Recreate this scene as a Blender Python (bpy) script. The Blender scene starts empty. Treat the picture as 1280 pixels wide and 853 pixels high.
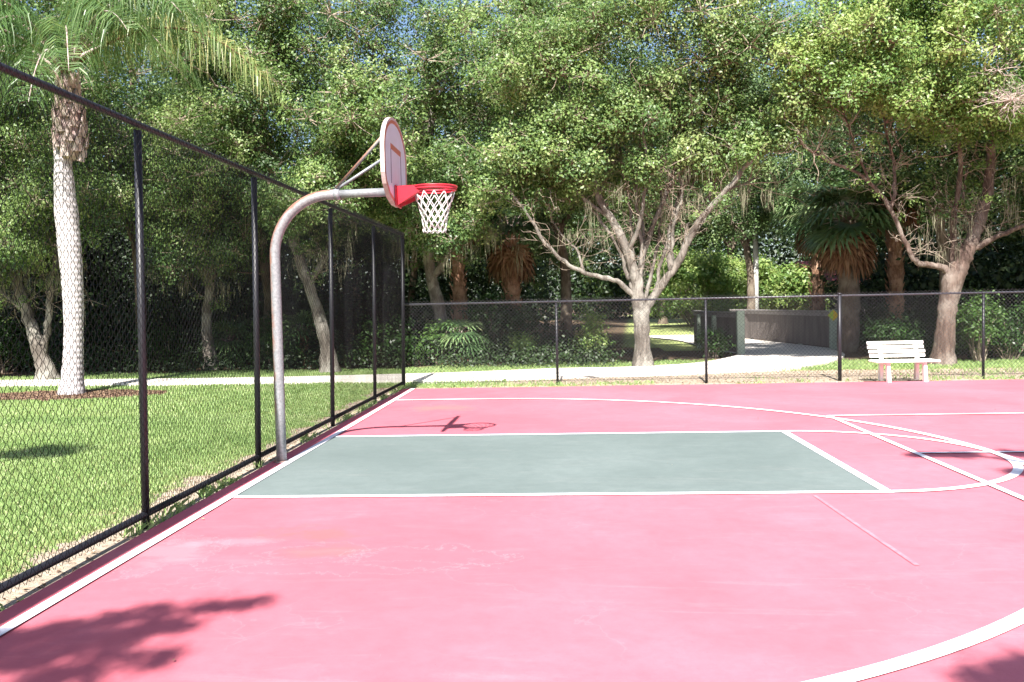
import bpy, math, random
import numpy as np
from mathutils import Vector, Matrix

rng = np.random.default_rng(7)
random.seed(7)
scene = bpy.context.scene
COL = scene.collection
PI = math.pi

# ------------------------------------------------------------------ helpers
def link(o, parent=None):
    COL.objects.link(o)
    if parent is not None:
        o.parent = parent
    return o

def tag(o, label=None, cat=None, group=None, kind=None):
    if label: o['label'] = label
    if cat: o['category'] = cat
    if group: o['group'] = group
    if kind: o['kind'] = kind
    return o

def empty(name, loc=(0, 0, 0), rz=0.0, label=None, cat=None, group=None):
    o = bpy.data.objects.new(name, None)
    o.empty_display_size = .2
    o.location = loc
    o.rotation_euler = (0, 0, rz)
    link(o)
    return tag(o, label, cat, group)

class MB:
    """collects shapes, builds ONE mesh"""
    def __init__(s):
        s.v = []; s.f = []; s.n = 0; s.sm = []
    def add(s, verts, faces, smooth=False):
        verts = np.asarray(verts, float).reshape(-1, 3)
        s.v.append(verts)
        for f in faces:
            s.f.append(tuple(int(i) + s.n for i in f)); s.sm.append(smooth)
        s.n += len(verts)
    def box(s, c, d, rz=0, mat=None, bev=0.0):
        cx, cy, cz = c; hx, hy, hz = d[0]/2, d[1]/2, d[2]/2
        b = min(bev, hx*.9, hy*.9, hz*.9)
        if b <= 0:
            vs = np.array([[x, y, z] for x in (-hx, hx) for y in (-hy, hy) for z in (-hz, hz)])
            fs = [(0,1,3,2),(4,6,7,5),(0,4,5,1),(2,3,7,6),(0,2,6,4),(1,5,7,3)]
        else:
            pr = lambda x, y, z: [x, y, z]
            def ring(hx_, hy_, z, bb):
                return [[-hx_+bb,-hy_,z],[hx_-bb,-hy_,z],[hx_,-hy_+bb,z],[hx_,hy_-bb,z],[hx_-bb,hy_,z],[-hx_+bb,hy_,z],[-hx_,hy_-bb,z],[-hx_,-hy_+bb,z]]
            vs = ring(hx-b,hy-b,-hz,b*.4)+ring(hx,hy,-hz+b,b)+ring(hx,hy,hz-b,b)+ring(hx-b,hy-b,hz,b*.4)
            fs = [tuple(range(7,-1,-1)), tuple(range(24,32))]
            for r in range(3):
                for i in range(8):
                    j = (i+1) % 8
                    fs.append((r*8+i, r*8+j, (r+1)*8+j, (r+1)*8+i))
            vs = np.array(vs)
        if rz:
            c_, s_ = math.cos(rz), math.sin(rz)
            vs = vs @ np.array([[c_, s_, 0], [-s_, c_, 0], [0, 0, 1]])
        if mat is not None:
            vs = vs @ np.array(mat).T
        s.add(vs + np.array([cx, cy, cz]), fs)
    def tube(s, pts, rad, sides=8, cap=True, smooth=True, flat=1.0):
        P = np.asarray(pts, float); n = len(P)
        if np.isscalar(rad): rad = [rad]*n
        T = np.zeros_like(P)
        T[1:-1] = P[2:] - P[:-2]; T[0] = P[1]-P[0]; T[-1] = P[-1]-P[-2]
        T /= np.linalg.norm(T, axis=1)[:, None] + 1e-9
        a = np.array([1., 0, 0]) if abs(T[0][0]) < .9 else np.array([0, 1., 0])
        u = a - T[0]*(a @ T[0]); u /= np.linalg.norm(u)
        ang = np.linspace(0, 2*PI, sides, endpoint=False)
        vs = []
        for i in range(n):
            u = u - T[i]*(u @ T[i]); u /= np.linalg.norm(u)+1e-9
            w = np.cross(T[i], u)
            vs.append(P[i] + rad[i]*(np.cos(ang)[:, None]*u + flat*np.sin(ang)[:, None]*w))
        fs = []
        for i in range(n-1):
            for k in range(sides):
                k2 = (k+1) % sides
                fs.append((i*sides+k, i*sides+k2, (i+1)*sides+k2, (i+1)*sides+k))
        if cap:
            fs.append(tuple(range(sides-1, -1, -1))); fs.append(tuple((n-1)*sides+k for k in range(sides)))
        s.add(np.concatenate(vs), fs, smooth)
    def torus(s, c, R, r, n=40, m=8):
        vs = []; fs = []
        for i in range(n):
            a = 2*PI*i/n
            for j in range(m):
                b = 2*PI*j/m
                vs.append((c[0]+(R+r*math.cos(b))*math.cos(a), c[1]+(R+r*math.cos(b))*math.sin(a), c[2]+r*math.sin(b)))
        for i in range(n):
            for j in range(m):
                fs.append((i*m+j, ((i+1)%n)*m+j, ((i+1)%n)*m+(j+1)%m, i*m+(j+1)%m))
        s.add(vs, fs, True)
    def prism(s, poly, axis, a0, a1):
        """poly: 2d outline extruded along axis 'x','y','z' from a0 to a1"""
        n = len(poly)
        def mk(p, a):
            if axis == 'x': return (a, p[0], p[1])
            if axis == 'y': return (p[0], a, p[1])
            return (p[0], p[1], a)
        vs = [mk(p, a0) for p in poly]+[mk(p, a1) for p in poly]
        fs = [tuple(range(n-1, -1, -1)), tuple(range(n, 2*n))]
        for i in range(n):
            j = (i+1) % n
            fs.append((i, j, n+j, n+i))
        s.add(vs, fs)
    def band(s, inner, outer, axis, a0, a1, closed=True):
        """ring between two 2d outlines with same point count, extruded"""
        n = len(inner)
        def mk(p, a):
            if axis == 'x': return (a, p[0], p[1])
            if axis == 'y': return (p[0], a, p[1])
            return (p[0], p[1], a)
        vs = [mk(p, a) for a in (a0, a1) for p in list(inner)+list(outer)]
        fs = []
        m = n if closed else n-1
        for i in range(m):
            j = (i+1) % n
            fs.append((2*n+i, 2*n+j, 3*n+j, 3*n+i))
            if a0 != a1:
                fs.append((i, n+i, n+j, j)); fs.append((n+i, 3*n+i, 3*n+j, n+j)); fs.append((i, j, 2*n+j, 2*n+i))
        s.add(vs, fs)
    def build(s, name, mat, parent=None, loc=None):
        me = bpy.data.meshes.new(name)
        V = np.concatenate(s.v) if s.v else np.zeros((0, 3))
        me.from_pydata(V.tolist(), [], s.f)
        me.polygons.foreach_set('use_smooth', s.sm)
        me.materials.append(mat); me.update()
        o = bpy.data.objects.new(name, me)
        if loc is not None: o.location = loc
        return link(o, parent)

def quad_mesh(name, V, mat, parent=None, var=None, nv=4, smooth=False):
    """V (N,nv,3) independent polygons; var (N,) float attribute"""
    N = len(V)
    me = bpy.data.meshes.new(name)
    me.vertices.add(N*nv); me.loops.add(N*nv); me.polygons.add(N)
    me.vertices.foreach_set('co', np.ascontiguousarray(V, dtype=np.float32).ravel())
    me.loops.foreach_set('vertex_index', np.arange(N*nv, dtype=np.int32))
    me.polygons.foreach_set('loop_start', np.arange(0, N*nv, nv, dtype=np.int32))
    me.polygons.foreach_set('loop_total', np.full(N, nv, dtype=np.int32))
    if var is not None:
        at = me.attributes.new('var', 'FLOAT', 'POINT')
        at.data.foreach_set('value', np.repeat(var.astype(np.float32), nv))
    me.materials.append(mat)
    me.update(calc_edges=True)
    o = bpy.data.objects.new(name, me)
    return link(o, parent)

def unit(a):
    return a/(np.linalg.norm(a, axis=-1, keepdims=True)+1e-9)

def leaf_quads(C, Nn, size, aspect=.5, fold=.12):
    N = len(C)
    Nn = unit(Nn)
    t = rng.normal(size=(N, 3)); t = unit(t - Nn*(t*Nn).sum(1)[:, None])
    b = np.cross(Nn, t)
    s = size[:, None]
    return np.stack([C-t*s*.5, C+b*s*aspect*.5+Nn*s*fold-t*s*.08, C+t*s*.5, C-b*s*aspect*.5+Nn*s*fold-t*s*.08], 1)

# ------------------------------------------------------------------ materials
def new_mat(name):
    m = bpy.data.materials.new(name); m.use_nodes = True
    nt = m.node_tree; nt.nodes.clear()
    out = nt.nodes.new('ShaderNodeOutputMaterial')
    return m, nt, out

class NB:
    def __init__(s, nt): s.nt = nt
    def n(s, t, **kw):
        nd = s.nt.nodes.new(t)
        for k, v in kw.items():
            if hasattr(nd, k): setattr(nd, k, v)
            else: nd.inputs[k].default_value = v
        return nd
    def l(s, a, b): s.nt.links.new(a, b)
    def noise(s, scale, detail=4, rough=.55, vec=None, dist=0):
        nd = s.nt.nodes.new('ShaderNodeTexNoise')
        nd.inputs['Scale'].default_value = scale; nd.inputs['Detail'].default_value = detail
        nd.inputs['Roughness'].default_value = rough; nd.inputs['Distortion'].default_value = dist
        if vec is not None: s.l(vec, nd.inputs['Vector'])
        return nd.outputs['Fac']
    def coord(s, scale=None, kind='Object'):
        tc = s.nt.nodes.new('ShaderNodeTexCoord')
        if scale is None: return tc.outputs[kind]
        mp = s.nt.nodes.new('ShaderNodeMapping'); mp.inputs['Scale'].default_value = scale
        s.l(tc.outputs[kind], mp.inputs['Vector']); return mp.outputs['Vector']
    def ramp(s, fac, stops, interp='LINEAR'):
        nd = s.nt.nodes.new('ShaderNodeValToRGB'); cr = nd.color_ramp; cr.interpolation = interp
        while len(cr.elements) < len(stops): cr.elements.new(.5)
        for e, (p, c) in zip(cr.elements, stops):
            e.position = p; e.color = (*c, 1) if len(c) == 3 else c
        s.l(fac, nd.inputs['Fac']); return nd.outputs['Color']
    def mix(s, fac, a, b, blend='MIX'):
        nd = s.nt.nodes.new('ShaderNodeMix'); nd.data_type = 'RGBA'; nd.blend_type = blend
        for sock, v in ((nd.inputs[0], fac), (nd.inputs[6], a), (nd.inputs[7], b)):
            if isinstance(v, (int, float)): sock.default_value = v
            elif isinstance(v, tuple): sock.default_value = (*v, 1) if len(v) == 3 else v
            else: s.l(v, sock)
        return nd.outputs[2]
    def math(s, op, a, b=None, clamp=False):
        nd = s.nt.nodes.new('ShaderNodeMath'); nd.operation = op; nd.use_clamp = clamp
        for i, v in enumerate((a, b)):
            if v is None: continue
            if isinstance(v, (int, float)): nd.inputs[i].default_value = v
            else: s.l(v, nd.inputs[i])
        return nd.outputs[0]
    def bump(s, h, strength=.3, dist=.01):
        nd = s.nt.nodes.new('ShaderNodeBump'); nd.inputs['Strength'].default_value = strength; nd.inputs['Distance'].default_value = dist
        s.l(h, nd.inputs['Height']); return nd.outputs['Normal']
    def prin(s, out, color, rough=.6, metal=0, normal=None, spec=.5, coat=0):
        p = s.nt.nodes.new('ShaderNodeBsdfPrincipled')
        for nm, v in (('Base Color', color), ('Roughness', rough), ('Metallic', metal)):
            if isinstance(v, (int, float)): p.inputs[nm].default_value = v
            elif isinstance(v, tuple): p.inputs[nm].default_value = (*v, 1)
            else: s.l(v, p.inputs[nm])
        p.inputs['Specular IOR Level'].default_value = spec
        p.inputs['Coat Weight'].default_value = coat
        if normal is not None: s.l(normal, p.inputs['Normal'])
        if out is not None: s.l(p.outputs[0], out.inputs['Surface'])
        return p

def m_leaf(name, stops, trans=.35, rough=.5, tcol=1.25):
    m, nt, out = new_mat(name); b = NB(nt)
    at = b.n('ShaderNodeAttribute', attribute_name='var')
    col = b.ramp(at.outputs['Fac'], stops)
    p = b.prin(None, col, rough, spec=.38)
    tr = nt.nodes.new('ShaderNodeBsdfTranslucent')
    hs = nt.nodes.new('ShaderNodeHueSaturation'); hs.inputs['Hue'].default_value = .485
    hs.inputs['Saturation'].default_value = 1.1; hs.inputs['Value'].default_value = tcol
    b.l(col, hs.inputs['Color']); b.l(hs.outputs[0], tr.inputs['Color'])
    mx = nt.nodes.new('ShaderNodeMixShader'); mx.inputs[0].default_value = trans
    b.l(p.outputs[0], mx.inputs[1]); b.l(tr.outputs[0], mx.inputs[2]); b.l(mx.outputs[0], out.inputs['Surface'])
    return m

def m_simple(name, c1, c2=None, scale=8, rough=.6, metal=0, bump=0, spec=.5, stretch=None, bscale=None, coat=0):
    m, nt, out = new_mat(name); b = NB(nt)
    co = b.coord(stretch)
    if c2 is None: c2 = tuple(x*.75 for x in c1)
    f = b.noise(scale, 5, .6, co)
    col = b.ramp(f, [(.3, c2), (.7, c1)])
    nrm = None
    if bump:
        nrm = b.bump(b.noise(bscale or scale*4, 4, .6, co), bump, .01)
    b.prin(out, col, rough, metal, nrm, spec, coat)
    return m

# barks
def m_bark(name, light, dark, lich, vscale=(1, 1, .22), sc=14, bstr=.8):
    m, nt, out = new_mat(name); b = NB(nt)
    co = b.coord(vscale)
    f1 = b.noise(sc, 6, .65, co, .6)
    f2 = b.noise(1.6, 4, .6, b.coord())
    f3 = b.noise(5, 5, .7, b.coord())
    c = b.ramp(f1, [(.32, dark), (.62, light)])
    c = b.mix(b.ramp(f2, [(.45, (0,0,0)), (.62, (1,1,1))]), c, lich)
    c = b.mix(b.ramp(f3, [(.55, (0,0,0)), (.75, (.6,.6,.6))]), c, dark)
    f4 = b.noise(3.2, 6, .75, b.coord((1, 1, .5)), .8)
    c = b.mix(b.ramp(f4, [(.42, (.75,.75,.75)), (.52, (0,0,0))]), c, tuple(x*1.6 for x in dark))
    b.prin(out, c, .9, 0, b.bump(f1, bstr, .05), .2)
    return m

M = {}
M['bark_oak'] = m_bark('bark_oak', (.215,.19,.165), (.05,.042,.035), (.265,.25,.22))
M['bark_red'] = m_bark('bark_red', (.15,.105,.085), (.045,.03,.025), (.21,.175,.15))
M['bark_dark'] = m_bark('bark_dark', (.17,.13,.10), (.06,.045,.035), (.2,.17,.13))
M['twig'] = m_simple('twig', (.34,.28,.22), (.17,.13,.10), 6, .9)
M['twig_pale'] = m_simple('twig_pale', (.5,.42,.38), (.3,.24,.2), 6, .9)
M['moss'] = m_simple('moss', (.19,.185,.12), (.11,.105,.065), 3, .95)
M['leaf_oak'] = m_leaf('leaf_oak', [(0,(.05,.10,.035)),(.4,(.12,.20,.06)),(.75,(.21,.295,.095)),(1,(.33,.385,.17))], .4, .42)
M['leaf_bright'] = m_leaf('leaf_bright', [(0,(.05,.11,.035)),(.4,(.13,.23,.06)),(.75,(.215,.31,.085)),(1,(.32,.39,.14))], .4, .42)
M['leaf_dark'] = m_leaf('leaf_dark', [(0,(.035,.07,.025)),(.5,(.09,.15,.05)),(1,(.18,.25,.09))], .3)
M['leaf_shade'] = m_leaf('leaf_shade', [(0,(.014,.03,.01)),(.5,(.026,.05,.016)),(1,(.05,.085,.025))], .2)  # leaf colour darkened to paint in the understory shade
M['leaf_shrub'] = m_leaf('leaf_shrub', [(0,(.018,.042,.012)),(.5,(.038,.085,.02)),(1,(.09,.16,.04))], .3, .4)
M['leaf_palm'] = m_leaf('leaf_palm', [(0,(.045,.10,.03)),(.6,(.105,.18,.06)),(.85,(.22,.28,.10)),(1,(.40,.38,.17))], .4, .38)
M['leaf_fan'] = m_leaf('leaf_fan', [(0,(.05,.10,.045)),(.5,(.10,.18,.07)),(.9,(.2,.27,.12)),(1,(.36,.36,.2))], .25, .35)
M['leaf_dead'] = m_leaf('leaf_dead', [(0,(.10,.05,.025)),(.5,(.22,.12,.065)),(1,(.4,.27,.16))], .2, .8)
M['grass'] = m_leaf('grass', [(0,(.13,.22,.07)),(.5,(.26,.37,.135)),(.85,(.37,.45,.21)),(1,(.52,.5,.31))], .35, .5)
M['litter'] = m_leaf('litter', [(0,(.12,.07,.045)),(.5,(.27,.19,.12)),(1,(.5,.4,.28))], .1, .8)
M['black_vinyl'] = m_simple('black_vinyl', (.007,.007,.011), (.012,.012,.017), 30, .48, 0, .15, .5, bscale=60)
M['wire'] = m_simple('wire', (.004,.004,.006), (.008,.008,.01), 40, .6, 0, 0, .25)
M['wire_far'] = m_simple('wire_far', (.03,.03,.036), (.06,.06,.066), 40, .4, 0, 0, .5)  # glints on the black vinyl put into the colour, greyer than the near wire
M['bench'] = m_simple('bench_paint', (.86,.84,.8), (.74,.71,.66), 7, .5, 0, .1)
M['concrete'] = m_simple('concrete', (.64,.60,.55), (.5,.46,.42), 1.2, .9, 0, .25, .2, bscale=40)
M['wood_grey'] = m_simple('wood_grey', (.20,.175,.165), (.09,.078,.072), 5, .85, 0, .3, .3, (1, 1, .15))
M['wood_cap'] = m_simple('wood_cap', (.36,.34,.33), (.22,.2,.2), 4, .8, 0, .3)
M['post_green'] = m_simple('post_green', (.42,.5,.41), (.28,.34,.27), 5, .75, 0, .2)
M['white_board'] = m_simple('white_board', (.62,.66,.78), (.52,.55,.65), 5, .35, 0, .03)
M['board_edge'] = m_simple('board_edge', (.55,.5,.48), (.36,.27,.24), 9, .5, 0, .1)
M['orange_paint'] = m_simple('orange_paint', (.42,.13,.075), (.34,.15,.11), 14, .5)
M['red_paint'] = m_simple('red_paint', (.52,.022,.04), (.38,.02,.035), 12, .4, 0, .05, coat=.2)
M['net'] = m_simple('net_cord', (.62,.61,.6), (.45,.44,.43), 30, .8)
M['palm_bark'] = None

def make_galv(name, rust_pos=None, amount=.55):
    m, nt, out = new_mat(name); b = NB(nt)
    co = b.coord()
    f = b.noise(7, 6, .7, b.coord((1, 1, .5)))
    g = b.noise(45, 4, .6, co)
    base = b.ramp(g, [(.3, (.17,.175,.185)), (.7, (.31,.315,.33))])
    rust = b.ramp(b.noise(18, 5, .7, co), [(.3, (.2,.07,.04)), (.7, (.42,.2,.13))])
    # weathering runs along the outer (up and fence-facing) side of the bend
    geo = nt.nodes.new('ShaderNodeNewGeometry')
    sep = nt.nodes.new('ShaderNodeSeparateXYZ'); b.l(geo.outputs['Normal'], sep.inputs[0])
    side = b.math('SUBTRACT', b.math('MULTIPLY', sep.outputs[2], .75), b.math('MULTIPLY', sep.outputs[0], .55))
    mask = b.math('ADD', b.math('MULTIPLY', side, .5), f)
    mask = b.ramp(mask, [(amount, (0,0,0)), (amount+.2, (.85,.85,.85))])
    if rust_pos is not None:
        pass
    col = b.mix(mask, base, rust)
    b.prin(out, col, .5, .35, b.bump(g, .15, .004), .5)
    return m
M['galv'] = make_galv('galvanised_pole', amount=.6)
M['galv_rust'] = make_galv('rusty_strut', amount=.33)
M['galv_clean'] = m_simple('galvanised_clean', (.30,.31,.33), (.18,.19,.205), 14, .45, .3, .15)

# palm trunk : pale grey with rings
def mk_palm_bark():
    m, nt, out = new_mat('palm_trunk_bark'); b = NB(nt)
    co = b.coord()
    w = nt.nodes.new('ShaderNodeTexWave'); w.bands_direction = 'Z'; w.inputs['Scale'].default_value = 2.6
    w.inputs['Distortion'].default_value = 2.5; w.inputs['Detail'].default_value = 3
    b.l(co, w.inputs['Vector'])
    n1 = b.noise(9, 6, .65, b.coord((1, 1, .5)))
    c = b.ramp(n1, [(.3, (.33,.305,.31)), (.68, (.5,.465,.475))])
    c = b.mix(b.ramp(w.outputs['Fac'], [(.0, (.45,.45,.45)), (.25, (0,0,0))]), c, (.33,.28,.26))
    c = b.mix(b.ramp(b.noise(22, 4, .7, co), [(.6, (0,0,0)), (.75, (.7,.7,.7))]), c, (.25,.2,.18))
    b.prin(out, c, .9, 0, b.bump(w.outputs['Fac'], .4, .02), .2)
    return m
M['palm_bark'] = mk_palm_bark()
M['boot'] = m_bark('palm_boot', (.5,.41,.385), (.17,.11,.10), (.55,.48,.46), (1,1,.4), 10)
M['fibre'] = m_bark('palm_fibre', (.33,.19,.12), (.1,.055,.035), (.4,.26,.18), (1,1,.5), 16)

# court surface
def mk_court(name, base, alt, worn, stains=True):
    m, nt, out = new_mat(name); b = NB(nt)
    co = b.coord()
    big = b.noise(.45, 5, .6, co, .4)
    mid = b.noise(2.3, 6, .65, b.coord((1, 1.6, 1)), .3)
    fine = b.noise(60, 4, .7, co)
    c = b.ramp(big, [(.35, alt), (.65, base)])
    streak = b.noise(1.6, 6, .7, b.coord((.5, 3.2, 1)), 1.2)
    c = b.mix(b.ramp(streak, [(.56, (0,0,0)), (.74, (.42,.42,.42))]), c, worn)
    c = b.mix(b.ramp(mid, [(.3, (.22,.22,.22)), (.5, (0,0,0))]), c, tuple(x*.72 for x in alt))
    speck = b.noise(38, 3, .6, co)
    c = b.mix(b.ramp(speck, [(.70, (0,0,0)), (.76, (.4,.4,.4))]), c, worn)
    c = b.mix(b.ramp(b.noise(7, 8, .8, co), [(.35, (.35,.35,.35)), (.6, (0,0,0))]), c, tuple(x*.82 for x in alt))
    c = b.mix(b.ramp(b.noise(90, 2, .6, co), [(.66, (0,0,0)), (.74, (.5,.5,.5))]), c, tuple(x*.6 for x in alt))
    if stains:
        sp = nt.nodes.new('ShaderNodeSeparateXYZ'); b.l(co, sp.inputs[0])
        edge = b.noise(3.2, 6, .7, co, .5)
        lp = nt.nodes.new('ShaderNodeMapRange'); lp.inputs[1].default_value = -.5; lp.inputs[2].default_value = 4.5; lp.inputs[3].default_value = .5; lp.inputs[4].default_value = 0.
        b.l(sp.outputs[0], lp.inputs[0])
        light_grad = b.math('MULTIPLY', lp.outputs[0], b.ramp(b.noise(.9, 6, .65, co, .6), [(.3, (0,0,0)), (.6, (1,1,1))]))
        c = b.mix(light_grad, c, (.40,.075,.10))       # left-to-right light gradient painted in, patchy: deeper red on the fence side
        for (x, y, rx, ry, k, colr, ol) in ((1.15,-3.1,.55,.28,.55,(.24,.10,.095),.0), (1.35,-3.62,.45,.22,.5,(.26,.11,.105),.3), (1.0,4.95,.75,.5,.7,(.27,.14,.13),.2), (.55,-3.35,.5,.14,.35,(.52,.22,.26),.3), (2.1,-3.75,.6,.28,.25,(.43,.10,.13),.4), (1.6,-4.0,.9,.16,.3,(.43,.10,.13),.35), (.15,-3.6,.5,.5,.3,(.52,.25,.28),.3), (9.5,-.5,1,.5,.15,worn,.1)):
            dx = b.math('DIVIDE', b.math('SUBTRACT', sp.outputs[0], x), rx)
            dy = b.math('DIVIDE', b.math('SUBTRACT', sp.outputs[1], y), ry)
            d = b.math('SQRT', b.math('ADD', b.math('MULTIPLY', dx, dx), b.math('MULTIPLY', dy, dy)))
            raw = b.math('ADD', b.math('SUBTRACT', 1.0, d), b.math('MULTIPLY', b.math('SUBTRACT', edge, .5), 2.6))
            mk = b.ramp(b.math('MULTIPLY', raw, b.math('ADD', .6, mid)), [(.1, (0,0,0)), (.8, (k,k,k))])
            c = b.mix(mk, c, colr)
            if ol:
                c = b.mix(b.ramp(raw, [(.08, (0,0,0)), (.12, (ol*.6,ol*.6,ol*.6)), (.17, (0,0,0))]), c, (.58,.36,.39))
        scr = b.noise(3.0, 8, .8, b.coord((9, .6, 1)), .4)
        c = b.mix(b.ramp(scr, [(.66, (0,0,0)), (.7, (.35,.35,.35))]), c, worn)
        # hairline coating cracks
        vo = nt.nodes.new('ShaderNodeTexVoronoi'); vo.feature = 'DISTANCE_TO_EDGE'; vo.inputs['Scale'].default_value = .55
        wv = nt.nodes.new('ShaderNodeVectorMath'); wv.operation = 'ADD'
        nz = nt.nodes.new('ShaderNodeTexNoise'); nz.inputs['Scale'].default_value = 2.5; nz.inputs['Detail'].default_value = 6
        b.l(co, nz.inputs['Vector']); b.l(co, wv.inputs[0]); b.l(nz.outputs['Color'], wv.inputs[1]); b.l(wv.outputs[0], vo.inputs['Vector'])
        cr = b.ramp(vo.outputs['Distance'], [(.0, (.25,.25,.25)), (.006, (0,0,0))])
        cr = b.mix(b.ramp(b.noise(.5, 2, .5, co), [(.5, (0,0,0)), (.6, (1,1,1))]), (0,0,0), cr)
        c = b.mix(cr, c, worn)
    b.prin(out, c, .82, 0, b.bump(fine, .25, .004), .25)
    return m
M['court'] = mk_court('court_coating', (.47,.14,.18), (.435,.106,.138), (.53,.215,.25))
M['key'] = mk_court('key_coating', (.138,.168,.164), (.108,.136,.132), (.2,.212,.205), False)

def mk_line():
    m, nt, out = new_mat('court_line_paint'); b = NB(nt)
    co = b.coord()
    c = b.ramp(b.noise(6, 5, .7, co), [(.3, (.55,.52,.57)), (.6, (.74,.73,.78))])
    c = b.mix(b.ramp(b.noise(30, 5, .75, co), [(.55, (0,0,0)), (.68, (.6,.6,.6))]), c, (.5,.24,.27))
    b.prin(out, c, .75, 0, None, .25)
    return m
M['line'] = mk_line()
def mk_faint():
    m, nt, out = new_mat('faded_line_paint'); b = NB(nt)
    c = b.ramp(b.noise(9, 5, .7, b.coord()), [(.42, (.465,.138,.178)), (.62, (.5,.19,.23))])
    b.prin(out, c, .8, 0, None, .25); return m
M['faint'] = mk_faint()

# ------------------------------------------------------------------ camera
F = 1098.15
cam_d = bpy.data.cameras.new('camera'); cam = bpy.data.objects.new('camera', cam_d); link(cam)
r = Vector((0.99824959, 0.05542627, -0.02063215)); u = Vector((0.01816701, 0.04461765, 0.99883894)); f = Vector((-0.05628248, 0.99746538, -0.04353262))
mw = Matrix((( r.x, u.x, -f.x, 3.100), (r.y, u.y, -f.y, -9.751), (r.z, u.z, -f.z, 1.753), (0,0,0,1)))
cam.matrix_world = mw
cam_d.sensor_width = 36; cam_d.lens = F/1280*36
cam_d.clip_start = .05; cam_d.clip_end = 1500
scene.camera = cam

# ------------------------------------------------------------------ light
to_sun = Vector((-.052, -.917, 1)).normalized()
el = math.asin(to_sun.z); az = math.atan2(to_sun.x, to_sun.y)
w = bpy.data.worlds.new('World'); scene.world = w; w.use_nodes = True
nt = w.node_tree; nt.nodes.clear()
sky = nt.nodes.new('ShaderNodeTexSky'); sky.sky_type = 'NISHITA'; sky.sun_disc = False
sky.sun_elevation = el; sky.sun_rotation = az; sky.air_density = 1.0; sky.dust_density = 1.6; sky.ozone_density = 2.2
bg = nt.nodes.new('ShaderNodeBackground'); bg.inputs['Strength'].default_value = .07
wo = nt.nodes.new('ShaderNodeOutputWorld')
nt.links.new(sky.outputs[0], bg.inputs[0]); nt.links.new(bg.outputs[0], wo.inputs[0])
sd = bpy.data.lights.new('sun', 'SUN'); sd.energy = 5.0; sd.angle = math.radians(.53); sd.color = (1, .955, .89)
so = bpy.data.objects.new('sun', sd); link(so); so.rotation_euler = to_sun.to_track_quat('Z', 'Y').to_euler(); so.location = (0, -20, 30)

# ------------------------------------------------------------------ value noise
def vnoise(x, y, seed=0, octs=4, base=1.0):
    out = np.zeros_like(x, dtype=float); amp = 1; tot = 0
    for o in range(octs):
        r_ = np.random.default_rng(seed*31+o); tab = r_.random((256, 256))
        X = x*base*2**o; Y = y*base*2**o
        xi = np.floor(X).astype(int); yi = np.floor(Y).astype(int); fx = X-xi; fy = Y-yi
        fx = fx*fx*(3-2*fx); fy = fy*fy*(3-2*fy)
        g = lambda a, b_: tab[a % 256, b_ % 256]
        out += amp*((g(xi, yi)*(1-fx)+g(xi+1, yi)*fx)*(1-fy)+(g(xi, yi+1)*(1-fx)+g(xi+1, yi+1)*fx)*fy)
        tot += amp; amp *= .55
    return out/tot

# ------------------------------------------------------------------ ground
PATH = [  # x, lower y, upper y of the concrete path
    (-30, 12.2, 13.6), (-20, 11.4, 12.9), (-12, 10.9, 12.3), (-6.5, 10.55, 11.9), (-3.8, 10.4, 11.9), (0, 10.15, 12.35), (1.6, 10.35, 12.8),
    (3.05, 10.6, 13.25), (4.6, 10.95, 13.3), (6.1, 11.35, 13.9), (7.0, 11.55, 14.7), (8.0, 11.8, 16.4), (8.72, 12.1, 18.1)]
PATH_OUT = [(10.0, 13.6), (11.0, 15.5), (11.7, 17.6), (12.0, 20.1)]
def path_lo(x): return np.interp(x, [p[0] for p in PATH], [p[1] for p in PATH])
def path_hi(x): return np.interp(x, [p[0] for p in PATH], [p[2] for p in PATH])

COURT = (-.22, 15.6, -9.0-8, 8.42)   # x0,x1,y0,y1
def masks(X, Y):
    n1 = vnoise(X, Y, 1, 4, .9); n2 = vnoise(X, Y, 2, 4, 2.6)
    sand = np.zeros_like(X)
    # worn strip at the foot of the left fence
    sand = np.maximum(sand, np.clip((.36 - np.abs(X+.62) + (n2-.5)*.8)*3, 0, 1)*((Y < 9.4)))
    # ring of sand around the far end of the court
    sand = np.maximum(sand, np.clip((9.0 - Y + (n2-.5)*1.2)*3, 0, 1)*((X > -.9) & (Y > 8)))
    # trampled strip beyond the far fence, barer to the right in front of the path
    bare = np.interp(X, [-1, 2.5, 4.5, 9.5, 11, 14], [.25, .42, .75, .95, .8, .45])
    sand = np.maximum(sand, np.clip((bare + (n1-.5)*1.2 + (n2-.5)*.6)*1.4, 0, 1)*np.clip((12.2-Y)*2, 0, 1)*np.clip((X+.8)*2, 0, 1))
    # leaf litter under the trees
    lit = np.clip((Y - (14.7+np.interp(X, [-14, -5, 0, 5, 7.5, 8.6, 12, 16], [-.6, -.4, 0, .3, .8, 2.2, -1.2, -1.0])) + (n1-.5)*2)*1.1, 0, 1)
    open_ = np.clip((X - (4.5 + (Y-20)*.08))*.8, 0, 1)*np.clip((X*-1 + 9.5 + (Y-20)*.22)*.8, 0, 1)*np.clip((Y-20)*.6, 0, 1)
    lit = lit*(1-.95*open_)
    sand = np.maximum(sand, np.clip((X+.78+(n2-.5)*.25)*8, 0, 1)*(X < .1)*(Y < 9.2))
    # bark mulch bed round the palm
    dm = np.sqrt(((X+7.55)/2.3)**2+((Y-8.6)/1.25)**2) + (n2-.5)*.25
    mul = np.clip((1-dm)*8, 0, 1)
    dry = np.clip((vnoise(X, Y, 5, 4, .45)-.55)*5, 0, 1)*np.clip(1.4-np.abs(Y-8.2)*.35, 0, 1)*(X < 0)*.45
    return sand, lit, mul, dry
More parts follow.
